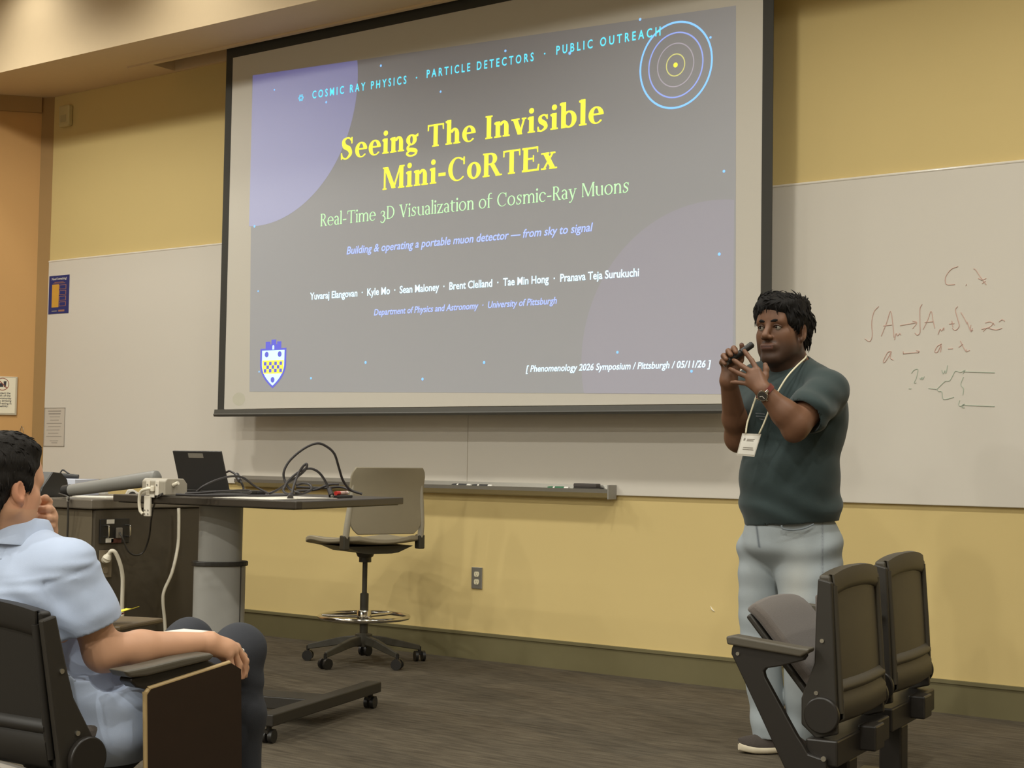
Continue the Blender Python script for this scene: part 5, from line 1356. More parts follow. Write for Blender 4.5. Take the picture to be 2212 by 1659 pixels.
def add_head(B, T, sc, jaw=1.0):
    """head: T maps head coordinates (x its right, y face, z up; origin between the eyes' depth centre) to the blob"""
    Rm = T.R; S = sc
    def P(x, y, z): return T(np.array([x, y, z]) * S)
    E = lambda c, r, k=0.02, op='add': B.ell(P(*c), np.array(r) * S, k * S, Rm, op)
    K = lambda a, b, ra, rb, k=0.015, op='add': B.cone(P(*a), P(*b), ra * S, rb * S, k * S, op)
    E((0, -0.018, 0.036), (0.077, 0.098, 0.087), 0.02)
    E((0, 0.026, -0.028), (0.063 * jaw, 0.064, 0.085), 0.03)
    for s_ in (-1, 1):
        K((s_ * 0.055 * jaw, 0.0, -0.055), (s_ * 0.020, 0.066, -0.103), 0.022, 0.019, 0.025)
        E((s_ * 0.044 * jaw, 0.052, -0.024), (0.024, 0.024, 0.024), 0.03)
        E((s_ * 0.044 * jaw, 0.040, -0.066), (0.021, 0.026, 0.03), 0.03)
    E((0, 0.080, -0.104), (0.024, 0.018, 0.020), 0.02)
    K((-0.042, 0.074, 0.021), (0.042, 0.074, 0.021), 0.014, 0.014, 0.02)
    E((0, 0.070, 0.05), (0.05, 0.022, 0.04), 0.03)
    for s_ in (-1, 1): E((s_ * 0.033, 0.098, 0.001), (0.018, 0.014, 0.011), 0.012, 'sub')
    K((0, 0.088, 0.012), (0, 0.111, -0.030), 0.008, 0.0125, 0.012)
    for s_ in (-1, 1): E((s_ * 0.014, 0.100, -0.035), (0.009, 0.010, 0.008), 0.008)
    for s_ in (-1, 1): E((s_ * 0.007, 0.108, -0.0435), (0.0035, 0.005, 0.003), 0.003, 'sub')
    E((0, 0.086, -0.068), (0.030, 0.014, 0.018), 0.018)
    E((0, 0.0965, -0.0618), (0.027, 0.0085, 0.005), 0.009); E((0, 0.0965, -0.0732), (0.022, 0.009, 0.0062), 0.009)
    for s_ in (-1, 1):
        Re = Rm @ rotm(0, 0, -s_ * 0.35) @ rotm(0.18, 0, 0)
        B.ell(P(s_ * 0.080, -0.010, -0.010), np.array((0.009, 0.018, 0.030)) * S, 0.008 * S, Re)
        B.ell(P(s_ * 0.088, -0.004, -0.008), np.array((0.006, 0.011, 0.021)) * S, 0.004 * S, Re, 'sub')
        B.ell(P(s_ * 0.078, 0.002, -0.036), np.array((0.007, 0.009, 0.010)) * S, 0.006 * S, Re)
    return P

def with_tufts(name, me, T, n, length, rad, comb, lift, keep, seed=1):
    """locks of hair growing out of the hair's own surface, in the same mesh"""
    rnd = random.Random(seed); g = MB()
    nv = len(me.vertices); co = np.zeros(nv * 3, np.float32); me.vertices.foreach_get('co', co); co = co.reshape(-1, 3)
    k = 0; tries = 0
    while k < n and tries < n * 20:
        tries += 1; i = rnd.randrange(nv); h = T.R.T @ (co[i] - T.t); 
        if not keep(h): continue
        nn = np.array(me.vertices[i].normal[:]); c = T.R @ np.asarray(comb(h), float); c = c + np.array([rnd.uniform(-.35, .35) for _ in range(3)])
        t = c - nn * (c @ nn); t /= np.linalg.norm(t) + 1e-9
        L = length * rnd.uniform(.6, 1.25); p0 = co[i] - nn * rad * .8
        p1 = p0 + t * L * .5 + nn * L * lift; p2 = p0 + t * L + nn * L * lift * rnd.uniform(.2, 1.5)
        g.tube([p0, p1, p2], [rad, rad * .85, rad * .12], n=5, sub=2); k += 1
    fs = [tuple(p.vertices) for p in me.polygons]; m2 = bpy.data.meshes.new(name)
    m2.from_pydata([tuple(map(float, c)) for c in co] + g.v, [], fs + [tuple(q + nv for q in f) for f in g.f]); m2.update()
    bpy.data.meshes.remove(me); m2.name = name
    return m2

class Xf:
    def __init__(s, R, t): s.R = R; s.t = np.asarray(t, float)
    def __call__(s, p): return s.R @ np.asarray(p, float) + s.t
# ------------------------------------------------------------------ the standing presenter
FP = Frame3((-2.70, -1.40))
q = FP.p
def ppl(name, lab, fr): return thing(name, lab, 'person', (fr.O[0], fr.O[1], 0), fr.rz)
man = ppl('person', 'man in dark teal t-shirt and light jeans standing by the screen, hands raised', FP)
M_skin1 = mat('brown_skin', (120, 84, 62), rough=0.5, var=0.05, scale=30, attr='tone', spec=0.35)
M_hair1 = mat('black_hair', (20, 17, 15), rough=0.75, var=0.3, spec=0.25, scale=70, stretch=(1, 1, 0.25), bump=0.9, bump_scale=160)
M_tee = mat('dark_teal_cotton', (44, 58, 58), rough=0.9, var=0.05, scale=30, bump=0.15, bump_scale=500, sheen=0.15)
M_jean = mat('light_blue_denim', (150, 158, 164), rough=0.9, var=0.08, scale=14, attr='tone', bump=0.25, bump_scale=700)

HS = 1.09
headT = Xf(rotm(0, 0, math.radians(180 - 33)) @ rotm(math.radians(2), 0, 0), q(1691, 714, 0.02))
lo = q(1535, 1010, -0.48); hi = q(1850, 615, 0.33)
Bd = Blob((lo[0], -0.45, lo[2]), (hi[0], 0.32, hi[2]), 0.0034)
hp = add_head(Bd, headT, HS, jaw=0.99)
# neck, shoulders, trunk inside the shirt
nb = q(1714, 815, 0.07)
Bd.cone(hp(0, -0.02, -0.06), nb, 0.066, 0.078, 0.03)
Bd.cone(hp(0, 0.025, -0.10), q(1700, 800, 0.03), 0.045, 0.055, 0.03)
LS, RS = q(1793, 838, -0.09), q(1640, 832, 0.15)
Bd.cone(LS, nb, 0.055, 0.07, 0.03); Bd.cone(RS, nb, 0.055, 0.07, 0.03)
Bd.ell(q(1714, 900, 0.05), (0.15, 0.11, 0.16), 0.04)
# his left arm (nearer the seats): shoulder, elbow, wrist
LE, LW = q(1719, 918, -0.27), q(1651, 845, -0.30)
Bd.cone(LS, LE, 0.058, 0.050, 0.02)
Bd.cone(LE, LE + (LW - LE) * 0.35, 0.046, 0.049, 0.03); Bd.cone(LE + (LW - LE) * 0.35, LW, 0.048, 0.030, 0.02)
Bd.ell(q(1713, 936, -0.268), 0.030, 0.03)
# hand: palm fan and fingers
mcp = [q(1637, 801, -0.275), q(1624, 804, -0.268), q(1618, 815, -0.264), q(1618, 829, -0.262)]
for i, m in enumerate(mcp): Bd.cone(LW + (m - LW) * 0.12, m, 0.025, 0.0125, 0.012)
Bd.cone(mcp[0], mcp[1], 0.0125, 0.0125, 0.006); Bd.cone(mcp[1], mcp[2], 0.0125, 0.012, 0.006); Bd.cone(mcp[2], mcp[3], 0.012, 0.0115, 0.006)
Bd.ell(q(1632, 822, -0.278), (0.026, 0.014, 0.03), 0.015)
for pts, r in (([mcp[0], q(1624, 779, -0.255), q(1613, 765, -0.243), q(1608, 758, -0.238)], (.0105, .0092, .0085, .0078)),
               ([mcp[1], q(1603, 791, -0.248), q(1591, 782, -0.238), q(1585, 778, -0.233)], (.0108, .0095, .0086, .0078)),
               ([mcp[2], q(1598, 807, -0.246), q(1584, 800, -0.236), q(1577, 797, -0.231)], (.0105, .0092, .0084, .0076)),
               ([mcp[3], q(1602, 827, -0.250), q(1589, 826, -0.244), q(1581, 826, -0.240)], (.0098, .0084, .0076, .007))):
    Bd.chain(pts, r, 0.004)
Bd.chain([q(1646, 832, -0.285), q(1653, 812, -0.262), q(1655, 798, -0.255), q(1653, 788, -0.25)], (.017, .0125, .0108, .009), 0.008)
# his right arm (behind): shoulder, elbow, wrist and the hand closed round the clicker
RE, RW = q(1594, 946, 0.03), q(1574, 822, -0.165)
Bd.cone(RS, RE, 0.056, 0.048, 0.02)
Bd.cone(RE, RE + (RW - RE) * 0.35, 0.044, 0.046, 0.03); Bd.cone(RE + (RW - RE) * 0.35, RW, 0.046, 0.031, 0.02)
Bd.ell(q(1596, 958, 0.045), 0.028, 0.03)
Bd.cone(RW, q(1574, 788, -0.165), 0.030, 0.026, 0.015); Bd.cone(RW, q(1584, 790, -0.165), 0.026, 0.024, 0.015)
CK0, CK1 = q(1571, 783, -0.215), q(1625, 744, -0.195)
cku = (CK1 - CK0) / np.linalg.norm(CK1 - CK0)
for pts, r in (([q(1589, 778, -0.165), q(1587, 755, -0.175), q(1585, 752, -0.215), q(1590, 761, -0.236)], (.0115, .0105, .0095, .0085)),
               ([q(1578, 778, -0.163), q(1574, 760, -0.175), q(1573, 758, -0.218), q(1579, 767, -0.238)], (.0115, .0105, .0095, .0085)),
               ([q(1569, 784, -0.163), q(1563, 769, -0.177), q(1563, 768, -0.218), q(1569, 776, -0.237)], (.011, .010, .009, .008)),
               ([q(1566, 796, -0.165), q(1559, 783, -0.18), q(1560, 780, -0.214), q(1566, 786, -0.232)], (.0105, .0092, .0084, .0076))):
    Bd.chain(pts, r, 0.005)
Bd.chain([q(1588, 800, -0.175), q(1599, 778, -0.175), q(1605, 757, -0.178), q(1602, 745, -0.186)], (.016, .0125, .0105, .0088), 0.008)
me, V = Bd.mesh('body')
def hl(V): return ((V - headT.t) @ headT.R) / HS
def g3(c, r): 
    def f(V): h = hl(V); return np.exp(-(((h[:, 0] - c[0]) / r[0]) ** 2 + ((h[:, 1] - c[1]) / r[1]) ** 2 + ((h[:, 2] - c[2]) / r[2]) ** 2))
    return f
def beard(V):
    h = hl(V); ang = np.abs(h[:, 0]); low = 1 / (1 + np.exp((h[:, 2] + 0.050 + 0.20 * np.maximum(0, 0.045 - ang)) / 0.007))
    zone = (h[:, 2] > -0.17) * (h[:, 1] > -0.045) * (h[:, 1] < 0.125) * (ang < 0.085)
    side = np.exp(-((h[:, 1] - 0.018) / 0.014) ** 2) * (ang > 0.055) * (h[:, 2] < 0.02) * (h[:, 2] > -0.08)
    return 0.78 * np.maximum(np.maximum(low * zone, side), np.exp(-((h[:, 2] + 0.050) / 0.007) ** 2) * (ang < 0.030) * (h[:, 1] > 0.07))
def tips(V):
    return np.zeros(len(V))
paint(me, V, (116, 82, 61), [(beard, (54, 40, 33)), (lambda V: 0.35 * g3((0.033, 0.085, 0.0), (0.022, 0.03, 0.013))(V) + 0.35 * g3((-0.033, 0.085, 0.0), (0.022, 0.03, 0.013))(V), (80, 55, 42)),
    (lambda V: 0.9 * (np.abs(hl(V)[:, 0]) < 0.025) * (hl(V)[:, 1] > 0.09) * np.exp(-((hl(V)[:, 2] + 0.0675) / 0.009) ** 2), (104, 68, 57)),
    (lambda V: 0.95 * (np.abs(hl(V)[:, 0]) < 0.022) * (hl(V)[:, 1] > 0.09) * np.exp(-((hl(V)[:, 2] + 0.0675) / 0.0022) ** 2), (50, 28, 26))])
body = link('body', me, M_skin1, man, 180)
# eyes and brows
M_eye = mat('eye_white', (150, 140, 128), rough=0.3, var=0.0); M_iris = mat('dark_iris', (30, 20, 15), rough=0.15, var=0.0)
for s_ in (-1, 1):
    e = MB().ball(hp(s_ * 0.033, 0.0785, 0.001), 0.0118 * HS, 20, 14).build('eye', M_eye, man, smooth=180)
    MB().ball(hp(s_ * 0.033 + 0.002, 0.0875, 0.0015), 0.0052 * HS, 14, 10).build('iris', M_iris, e, smooth=180)
    lid_ = MB().tube([hp(s_ * 0.017, 0.089, 0.003), hp(s_ * 0.026, 0.0925, 0.0085), hp(s_ * 0.036, 0.0915, 0.009), hp(s_ * 0.049, 0.081, 0.002)], 0.0026 * HS, n=7).build('eyelid', mat('eyelid_skin', (84, 58, 44), rough=0.5), e, smooth=180)
    MB().tube([hp(s_ * 0.012, 0.0930, 0.0215), hp(s_ * 0.028, 0.0915, 0.0245), hp(s_ * 0.044, 0.082, 0.0225), hp(s_ * 0.055, 0.070, 0.0155)], [0.0052, 0.0072, 0.0060, 0.0028], n=7).build('eyebrow', M_hair1, man, smooth=180)
# hair
Bh = Blob(headT.t - 0.17, headT.t + 0.19, 0.0042)
def he(c, r, k=0.02, op='add'): Bh.ell(hp(*c), np.array(r) * HS, k, headT.R, op)
he((0, -0.022, 0.042), (0.085, 0.104, 0.086)); he((0, 0.010, 0.078), (0.074, 0.080, 0.046), 0.03)
he((-0.055, 0.02, 0.055), (0.034, 0.05, 0.055), 0.02); he((0.055, 0.028, 0.062), (0.036, 0.052, 0.05), 0.02)
he((0.03, 0.066, 0.070), (0.045, 0.030, 0.026), 0.02); he((-0.02, 0.066, 0.078), (0.045, 0.030, 0.026), 0.02)
he((0, -0.07, 0.0), (0.070, 0.048, 0.075), 0.03)
he((-0.070, 0.012, 0.022), (0.014, 0.024, 0.032), 0.015); he((0.070, 0.016, 0.022), (0.014, 0.024, 0.032), 0.015)
he((-0.045, -0.03, 0.085), (0.036, 0.05, 0.035), 0.02); he((0.022, 0.01, 0.106), (0.05, 0.055, 0.026), 0.02)
he((0.008, 0.112, 0.018), (0.058, 0.052, 0.040), 0.010, 'sub'); he((0, 0.10, -0.03), (0.075, 0.075, 0.07), 0.008, 'sub')
for s_ in (-1, 1): he((s_ * 0.088, -0.012, -0.014), (0.02, 0.024, 0.036), 0.006, 'sub')
Bh.warp(lambda x, y, z: 0.006 * blob_noise(x, y, z, 62, 1.0) + 0.0022 * blob_noise(x, y, z * .5, 210, 2.0))
me, V = Bh.mesh('hair')
me = with_tufts('hair', me, headT, 520, 0.034, 0.0034, lambda h: (-0.9 * np.sign(h[0] - 0.03) if h[2] > .09 else 0, -0.35 if h[2] > .05 else -.3, 0.1 if h[2] > .1 else -0.9), 0.16, lambda h: not (h[1] > 0.07 and h[2] < 0.062), 3)
link('hair', me, M_hair1, man, 180)

# t-shirt
lo = q(1575, 1150, 0); hi = q(1850, 755, 0)
Bt = Blob((lo[0] - 0.02, -0.36, lo[2] - 0.02), (hi[0] + 0.02, 0.34, hi[2]), 0.0052)
Bt.ell(q(1706, 1035, 0.045), (0.192, 0.175, 0.225), 0.05)
Bt.ell(q(1716, 895, 0.05), (0.183, 0.155, 0.185), 0.06)
Bt.ell(q(1708, 1105, 0.05), (0.190, 0.165, 0.13), 0.05)
Bt.cone(q(1786, 843, -0.06), q(1722, 815, 0.06), 0.076, 0.088, 0.04); Bt.cone(RS, q(1712, 815, 0.07), 0.078, 0.088, 0.04)
SL = LS + (LE - LS) * 0.62
Bt.ell(q(1757, 905, 0.06), (0.125, 0.14, 0.17), 0.06)
Bt.cone(q(1786, 846, -0.09), SL, 0.076, 0.084, 0.035)
SR = RS + (RE - RS) * 0.6
Bt.cone(RS, SR, 0.086, 0.088, 0.04); Bt.ell(q(1652, 905, 0.04), (0.085, 0.12, 0.15), 0.05)
# neck opening, hem and cuffs
Bt.cone(q(1703, 770, 0.02), nb + np.array([0, -0.01, 0.015]), 0.066, 0.074, 0.004, 'sub')
def folds(x, y, z):
    zl = z - q(1700, 1110)[2]
    w = 0.0068 * np.sin(62 * z + 9 * x + 2.5 * np.sin(11 * x + 5 * y)) * np.exp(-(zl / 0.085) ** 2)
    cx = q(1765, 880)[0]; cz_ = q(1765, 880)[2]
    s1_ = 0.0065 * np.sin(70 * (z + 0.62 * x)) * np.exp(-(((x - cx) / 0.085) ** 2 + ((z - cz_) / 0.075) ** 2))
    return w + s1_ + 0.0028 * blob_noise(x, y, z, 22, 3.0) + 0.0012 * blob_noise(x, y, z, 55, 1.0)
Bt.warp(folds)
hz0 = q(1708, 1131)[2]
Bt.cut((q(1708, 1131)[0], 0, hz0), (0.075, 0.0, -1))
d_ = (LE - LS) / np.linalg.norm(LE - LS)
def cuff(B, s, e, d, r):                          # open the sleeve's end
    B.cone(e - d * 0.012, e + d * 0.12, r, r + 0.02, 0.0, 'sub')
    return B
def trim_end(B, p, d, ext=0.13):
    """remove the rounded end beyond p within a ball"""
    sl_, (x, y, z) = B._box(p - ext, p + ext)
    pl_ = -((x - p[0]) * d[0] + (y - p[1]) * d[1] + (z - p[2]) * d[2])
    bl = np.sqrt((x - p[0] - d[0] * .05) ** 2 + (y - p[1] - d[1] * .05) ** 2 + (z - p[2] - d[2] * .05) ** 2) - 0.115
    B.D[sl_] = np.maximum(B.D[sl_], -np.maximum(pl_, bl))
trim_end(Bt, SL + d_ * 0.05, d_); cuff(Bt, LS, SL + d_ * 0.05, d_, 0.066)
dr_ = (RE - RS) / np.linalg.norm(RE - RS)
Bt.cone((q(1708, 1200)[0], 0.045, q(1708, 1200)[2]), (q(1708, 1120)[0], 0.045, q(1708, 1112)[2]), 0.15, 0.15, 0.0, 'sub')
me, V = Bt.mesh('t_shirt'); tee = link('t_shirt', me, M_tee, man, 180)
sm_ = tee.modifiers.new('soft', 'SMOOTH'); sm_.iterations = 4; sm_.factor = 0.5
# neck ribbing and chest print
g = MB()
for z_, a, b in ((893, 1632, 1652), (899, 1633, 1656), (905, 1640, 1650)): g.tube([q(a, z_, -0.118), q((a + b) / 2, z_ + 1, -0.122), q(b, z_ + 2, -0.122)], 0.002, n=5)
g.build('chest_print', mat('grey_chest_print', (96, 100, 104), rough=0.8), tee)

# jeans
lo = q(1570, 1625, 0); hi = q(1850, 1090, 0)
Bj = Blob((lo[0], -0.22, 0.02), (hi[0], 0.28, hi[2]), 0.006)
Bj.ell(q(1708, 1160, 0.05), (0.183, 0.152, 0.14), 0.04)
Bj.ell(q(1745, 1195, 0.06), (0.135, 0.16, 0.13), 0.04)
Bj.chain([q(1641, 1180, 0.085), q(1639, 1290, 0.075), q(1642, 1390, 0.055), q(1662, 1585, 0.04)], (0.084, 0.078, 0.074, 0.064), 0.012)
Bj.chain([q(1742, 1195, 0.02), q(1747, 1300, -0.02), q(1746, 1400, -0.03), q(1738, 1585, 0.06)], (0.128, 0.110, 0.092, 0.070), 0.012)
Bj.cone(q(1684, 1330, -0.12), q(1640, 1182, -0.12), 0.020, 0.006, 0.02, 'sub')
def jf(x, y, z):
    zc = q(1700, 1200)[2]
    return 0.006 * np.sin(55 * z - 14 * x + 2 * np.sin(9 * x)) * np.exp(-((z - zc) / 0.09) ** 2) + 0.004 * np.sin(48 * z + 10 * x) * np.exp(-((z - 0.13) / 0.08) ** 2) + 0.003 * np.sin(50 * z + 18 * x) * np.exp(-((z - 0.48) / 0.07) ** 2) + 0.0025 * blob_noise(x, y, z, 24, 5.0)
Bj.warp(jf)
Bj.cut((0, 0, 0.055), (0, 0, -1)); 
me, V = Bj.mesh('jeans')
nz = lambda V: 0.6 + 0.4 * blob_noise(V[:, 0], V[:, 1], V[:, 2], 16, 2.0)
fx = q(1640, 1200)[0]; fx2 = q(1775, 1200)[0]
paint(me, V, (158, 166, 170), [(lambda V: 0.8 * np.exp(-((V[:, 0] - q(1718, 1200)[0]) / 0.055) ** 2) * np.exp(-((V[:, 2] - 0.58) / 0.25) ** 2) * nz(V), (196, 196, 188)),
    (lambda V: 0.6 * np.exp(-((V[:, 0] - q(1620, 1200)[0]) / 0.03) ** 2) * nz(V), (160, 166, 168)),
    (lambda V: 0.8 * np.exp(-((V[:, 0] - fx - 0.14 * (q(1640, 1178)[2] - V[:, 2])) / 0.004) ** 2) * (V[:, 2] > q(1640, 1180)[2]) * (V[:, 1] < 0), (70, 78, 88)),
    (lambda V: 0.55 * np.exp(-((V[:, 0] - fx2) / 0.003) ** 2) * (V[:, 1] < 0.0), (80, 86, 94))])
jeans = link('jeans', me, M_jean, man, 180)
MB().tube([q(1688, 1135, -0.115), q(1692, 1142, -0.118), q(1712, 1145, -0.118), q(1738, 1141, -0.112), q(1758, 1132, -0.1)], 0.0035, n=6).build('pocket_seam', M_jean_dark if 'M_jean_dark' in globals() else mat('denim_seam', (128, 136, 142), rough=0.9), jeans, smooth=180)

# shoes
M_shoe = mat('dark_knit_shoe', (66, 58, 52), rough=0.85, var=0.12, scale=120, bump=0.3, bump_scale=300)
M_sole = mat('cream_foam_sole', (214, 202, 176), rough=0.6, var=0.03)
M_redt = mat('red_shoe_tab', (190, 44, 40), rough=0.6)
M_grys = mat('grey_sock', (112, 100, 92), rough=0.9)
def shoe(toe, dirv, parts_red=True):
    """toe point on the floor, dirv unit vector from heel to toe"""
    dv = np.asarray(dirv, float); nv = np.array([-dv[1], dv[0], 0]); L_ = 0.29
    heel = np.asarray(toe, float) - dv * L_
    def sec(t):
        w = np.interp(t, [0, .06, .3, .65, .85, .96, 1], [.018, .033, .036, .048, .042, .022, .006]); return w
    def P(t, s_, z): return heel + dv * (t * L_) + nv * s_ + np.array([0, 0, z])
    ts = np.linspace(0, 1, 22); na = 20
    g = MB(); vs = []
    for t in ts:
        w = sec(t) * 1.08; up = 0.012 * max(0, (t - .72) / .28) ** 2
        for a in np.linspace(0, 2 * math.pi, na, endpoint=False):
            c, s_ = math.cos(a), math.sin(a); vs.append(P(t, w * math.copysign(abs(c) ** .7, c), 0.016 + up + 0.016 * math.copysign(abs(s_) ** .5, s_)))
    fs = [(i * na + k, i * na + (k + 1) % na, (i + 1) * na + (k + 1) % na, (i + 1) * na + k) for i in range(len(ts) - 1) for k in range(na)] + [tuple(range(na))[::-1], tuple(range((len(ts) - 1) * na, len(ts) * na))]
    g.add(vs, fs)
    g2 = MB(); vs = []
    for t in ts:
        w = sec(t) * 1.0; h = np.interp(t, [0, .05, .25, .4, .55, .75, .92, 1], [.05, .075, .085, .085, .07, .048, .034, .02]); up = 0.012 * max(0, (t - .72) / .28) ** 2
        for a in np.linspace(0, 2 * math.pi, na, endpoint=False):
            c, s_ = math.cos(a), math.sin(a); zz_ = (max(s_, -0.2)); vs.append(P(t, w * math.copysign(abs(c) ** .75, c) * (1 - 0.35 * max(0, s_)), 0.026 + up + h * zz_ * (0.8 if s_ < 0 else 0.92)))
    g2.add(vs, fs)
    up_ = g2.build('shoe', M_shoe, man, smooth=70)
    g.build('sole', M_sole, up_, smooth=60)
    if parts_red:
        for sd in (-1, 1):
            MB().tube([P(.42, sd * 0.041, 0.034), P(.37, sd * 0.038, 0.06), P(.35, sd * 0.030, 0.085)], [0.012, 0.011, 0.007], n=8).build('side_tab', M_redt, up_, smooth=60)
    for i in range(4):
        t = .5 + i * .05; MB().tube([P(t, -0.02, 0.094 - i * .008), P(t, 0, 0.099 - i * .008), P(t, 0.02, 0.094 - i * .008)], 0.003, n=6).build('lace', M_grys, up_, smooth=60)
    MB().cyl(P(.22, 0, 0.05), P(.22, 0, 0.16), 0.038, 0.042, n=18).build('sock', M_grys, up_, smooth=60)
tw = FP.local(AZ(1595, 1627, 0)); 
shoe((tw[0], tw[1], 0), np.array([-0.93, -0.37, 0]))
tw2 = FP.local(AZ(1672, 1600, 0))
an2 = q(1738, 1585, 0.06)
shoe((an2[0] - 0.085, an2[1] - 0.14, 0), np.array([-0.55, -0.835, 0]))

# clicker, watch, badge: things of their own
def world(p): return FP.O + FP.ex * p[0] + FP.ey * p[1] + np.array([0, 0, p[2]])
ck = thing('presentation_remote', 'slim black presentation remote held in the presenter\'s raised hand', 'remote', (FP.O[0], FP.O[1], 0), FP.rz)
MB().cyl(CK0, CK0 + (CK1 - CK0) * 0.55, 0.0105, 0.012, n=18).cyl(CK0 + (CK1 - CK0) * 0.55, CK1, 0.012, 0.0125, n=18).build('casing', M_dkblk, ck, smooth=40, bevel=0.002)
MB().cyl(CK1, CK1 + cku * 0.003, 0.009, n=16).build('lens', M_mkk, ck, smooth=40)
MB().cyl(CK0 - cku * 0.018, CK0 + cku * 0.002, 0.0085, 0.0105, n=16).build('end_cap', mat('grey_end_cap', (120, 116, 110), rough=0.4), ck, smooth=40)
wt = thing('wrist_watch', 'silver wrist watch with a dark dial on the presenter\'s left wrist', 'watch', (FP.O[0], FP.O[1], 0), FP.rz)
wc_ = LW + (LE - LW) * 0.02; wd = (LE - LW) / np.linalg.norm(LE - LW)
tod = np.array([-0.55, -0.75, 0.10]); tod -= wd * (tod @ wd); tod /= np.linalg.norm(tod); wn = np.cross(wd, tod)
pts = [wc_ + 0.0345 * (math.cos(a) * tod + math.sin(a) * wn * 1.0) for a in np.linspace(0, 2 * math.pi, 28, endpoint=False)]
g = MB(); vs = []
for p, a in zip(pts, np.linspace(0, 2 * math.pi, 28, endpoint=False)):
    rd = math.cos(a) * tod + math.sin(a) * wn
    vs += [p - wd * 0.009 - rd * .001, p + wd * 0.009 - rd * .001, p + wd * 0.009 + rd * 0.003, p - wd * 0.009 + rd * 0.003]
n = 28; g.add(vs, [(4 * i + k, 4 * i + (k + 1) % 4, 4 * ((i + 1) % n) + (k + 1) % 4, 4 * ((i + 1) % n) + k) for i in range(n) for k in range(4)])
g.build('strap', mat('dark_red_strap', (110, 46, 38), rough=0.5), wt, smooth=60)
b0 = wc_ + tod * 0.034
cs_ = MB().cyl(b0, b0 + tod * 0.007, 0.0205, 0.0195, n=32).build('case', M_chr, wt, smooth=40)
MB().cyl(b0 + tod * 0.0068, b0 + tod * 0.0078, 0.0165, n=32).build('dial', mat('dark_dial', (70, 66, 62), rough=0.15), cs_, smooth=40)
MB().tube([b0 + tod * 0.0082, b0 + tod * 0.0082 + wd * 0.012], 0.0012, n=5, sub=1).tube([b0 + tod * 0.0082, b0 + tod * 0.0082 + wn * 0.009 - wd * .004], 0.0012, n=5, sub=1).build('hands', M_mkw, cs_)
for s_ in (-1, 1): MB().cyl(b0 + tod * 0.002 + wn * s_ * 0.014 , b0 - tod * 0.006 + wn * s_ * 0.026, 0.007, 0.006, n=10).build('lug', M_chr, cs_, smooth=40)
MB().cyl(b0 + tod * .003 + wd * 0.02, b0 + tod * .003 + wd * 0.025, 0.003, n=10).build('crown', M_chr, cs_, smooth=40)
bg = thing('name_badge', 'white conference name badge hanging from a cream lanyard on the presenter\'s chest', 'badge', (FP.O[0], FP.O[1], 0), FP.rz)
M_lan = mat('cream_lanyard', (224, 216, 186), rough=0.7)
BY = -0.165
MB().tube([q(1742, 769, 0.03), q(1738, 775, -0.03), q(1722, 790, -0.092), q(1702, 812, -0.128), q(1688, 833, -0.145), q(1674, 858, -0.158), q(1660, 890, -0.168), q(1650, 915, -0.172), q(1640, 937, BY - 0.006)], 0.0034, n=8).build('lanyard', M_lan, bg, smooth=180)
MB().tube([q(1644, 832, -0.13), q(1639, 845, -0.142), q(1633, 858, -0.15), q(1622, 890, -0.158), q(1614, 915, -0.164), q(1611, 936, BY - 0.006)], 0.0034, n=8).build('lanyard', M_lan, bg, smooth=180)
def quad(name, pts, y0, y1, m, parent):
    a = [q(px, py, y0) for px, py in pts]; b = [q(px, py, y1) for px, py in pts]
    g = MB(); n = len(a); g.add(a + b, [tuple(range(n)), tuple(range(n, 2 * n))[::-1]] + [(i, (i + 1) % n, n + (i + 1) % n, n + i) for i in range(n)]); return g.build(name, m, parent)
BQ = [(1603.5, 936), (1644.5, 937.5), (1629.5, 987), (1591, 983)]
hol = quad('badge_holder', BQ, BY - 0.003, BY, mat('clear_holder', (216, 210, 198), rough=0.2, var=0.01), bg)
crd = quad('badge_card', [(1605, 941), (1641.5, 942), (1629, 983), (1594, 980)], BY - 0.0042, BY - 0.0032, mat('badge_card_white', (244, 240, 230), rough=0.5, var=0.0), bg)
def bq(u, v):                                     # badge card coordinates
    a = np.array([1605 + 36.5 * u, 941 + 1 * u]); b = np.array([1594 + 35 * u, 980 + 3 * u]); w = a * (1 - v) + b * v; return tuple(w)
for (u0, v0, u1, v1) in ((0.1, 0.14, 0.2, 0.26), (0.3, 0.16, 0.75, 0.2), (0.3, 0.24, 0.7, 0.28), (0.2, 0.62, 0.8, 0.66), (0.2, 0.72, 0.85, 0.76)):
    quad('printed_line', [bq(u0, v0), bq(u1, v0), bq(u1, v1), bq(u0, v1)], BY - 0.0050, BY - 0.0043, M_grey, bg)
# ------------------------------------------------------------------ the man seated in front
FS = Frame3((AD(170, 1350, 4.05)[0], AD(170, 1350, 4.05)[1]))
q = FS.p
HDG = -FS.rz                                       # world +Y as seen in his frame
man2 = ppl('person', 'seated man in a pale blue shirt seen from behind, one hand at his mouth', FS)
M_skin2 = mat('light_skin', (206, 160, 128), rough=0.5, var=0.04, scale=30, attr='tone', spec=0.35)
M_hair2 = mat('dark_brown_hair', (24, 20, 16), rough=0.75, var=0.25, spec=0.25, scale=60, stretch=(1, 1, 0.25), bump=0.8, bump_scale=190)
M_shirt = mat('pale_blue_cotton', (184, 198, 224), rough=0.85, var=0.03, scale=30, bump=0.12, bump_scale=600, sheen=0.15)
M_pant = mat('dark_navy_trousers', (50, 52, 58), rough=0.9, var=0.08, scale=20, bump=0.2, bump_scale=500)
def dirv(a): return np.array([-math.sin(a), math.cos(a), 0])     # heading a (CCW from +y of the frame)
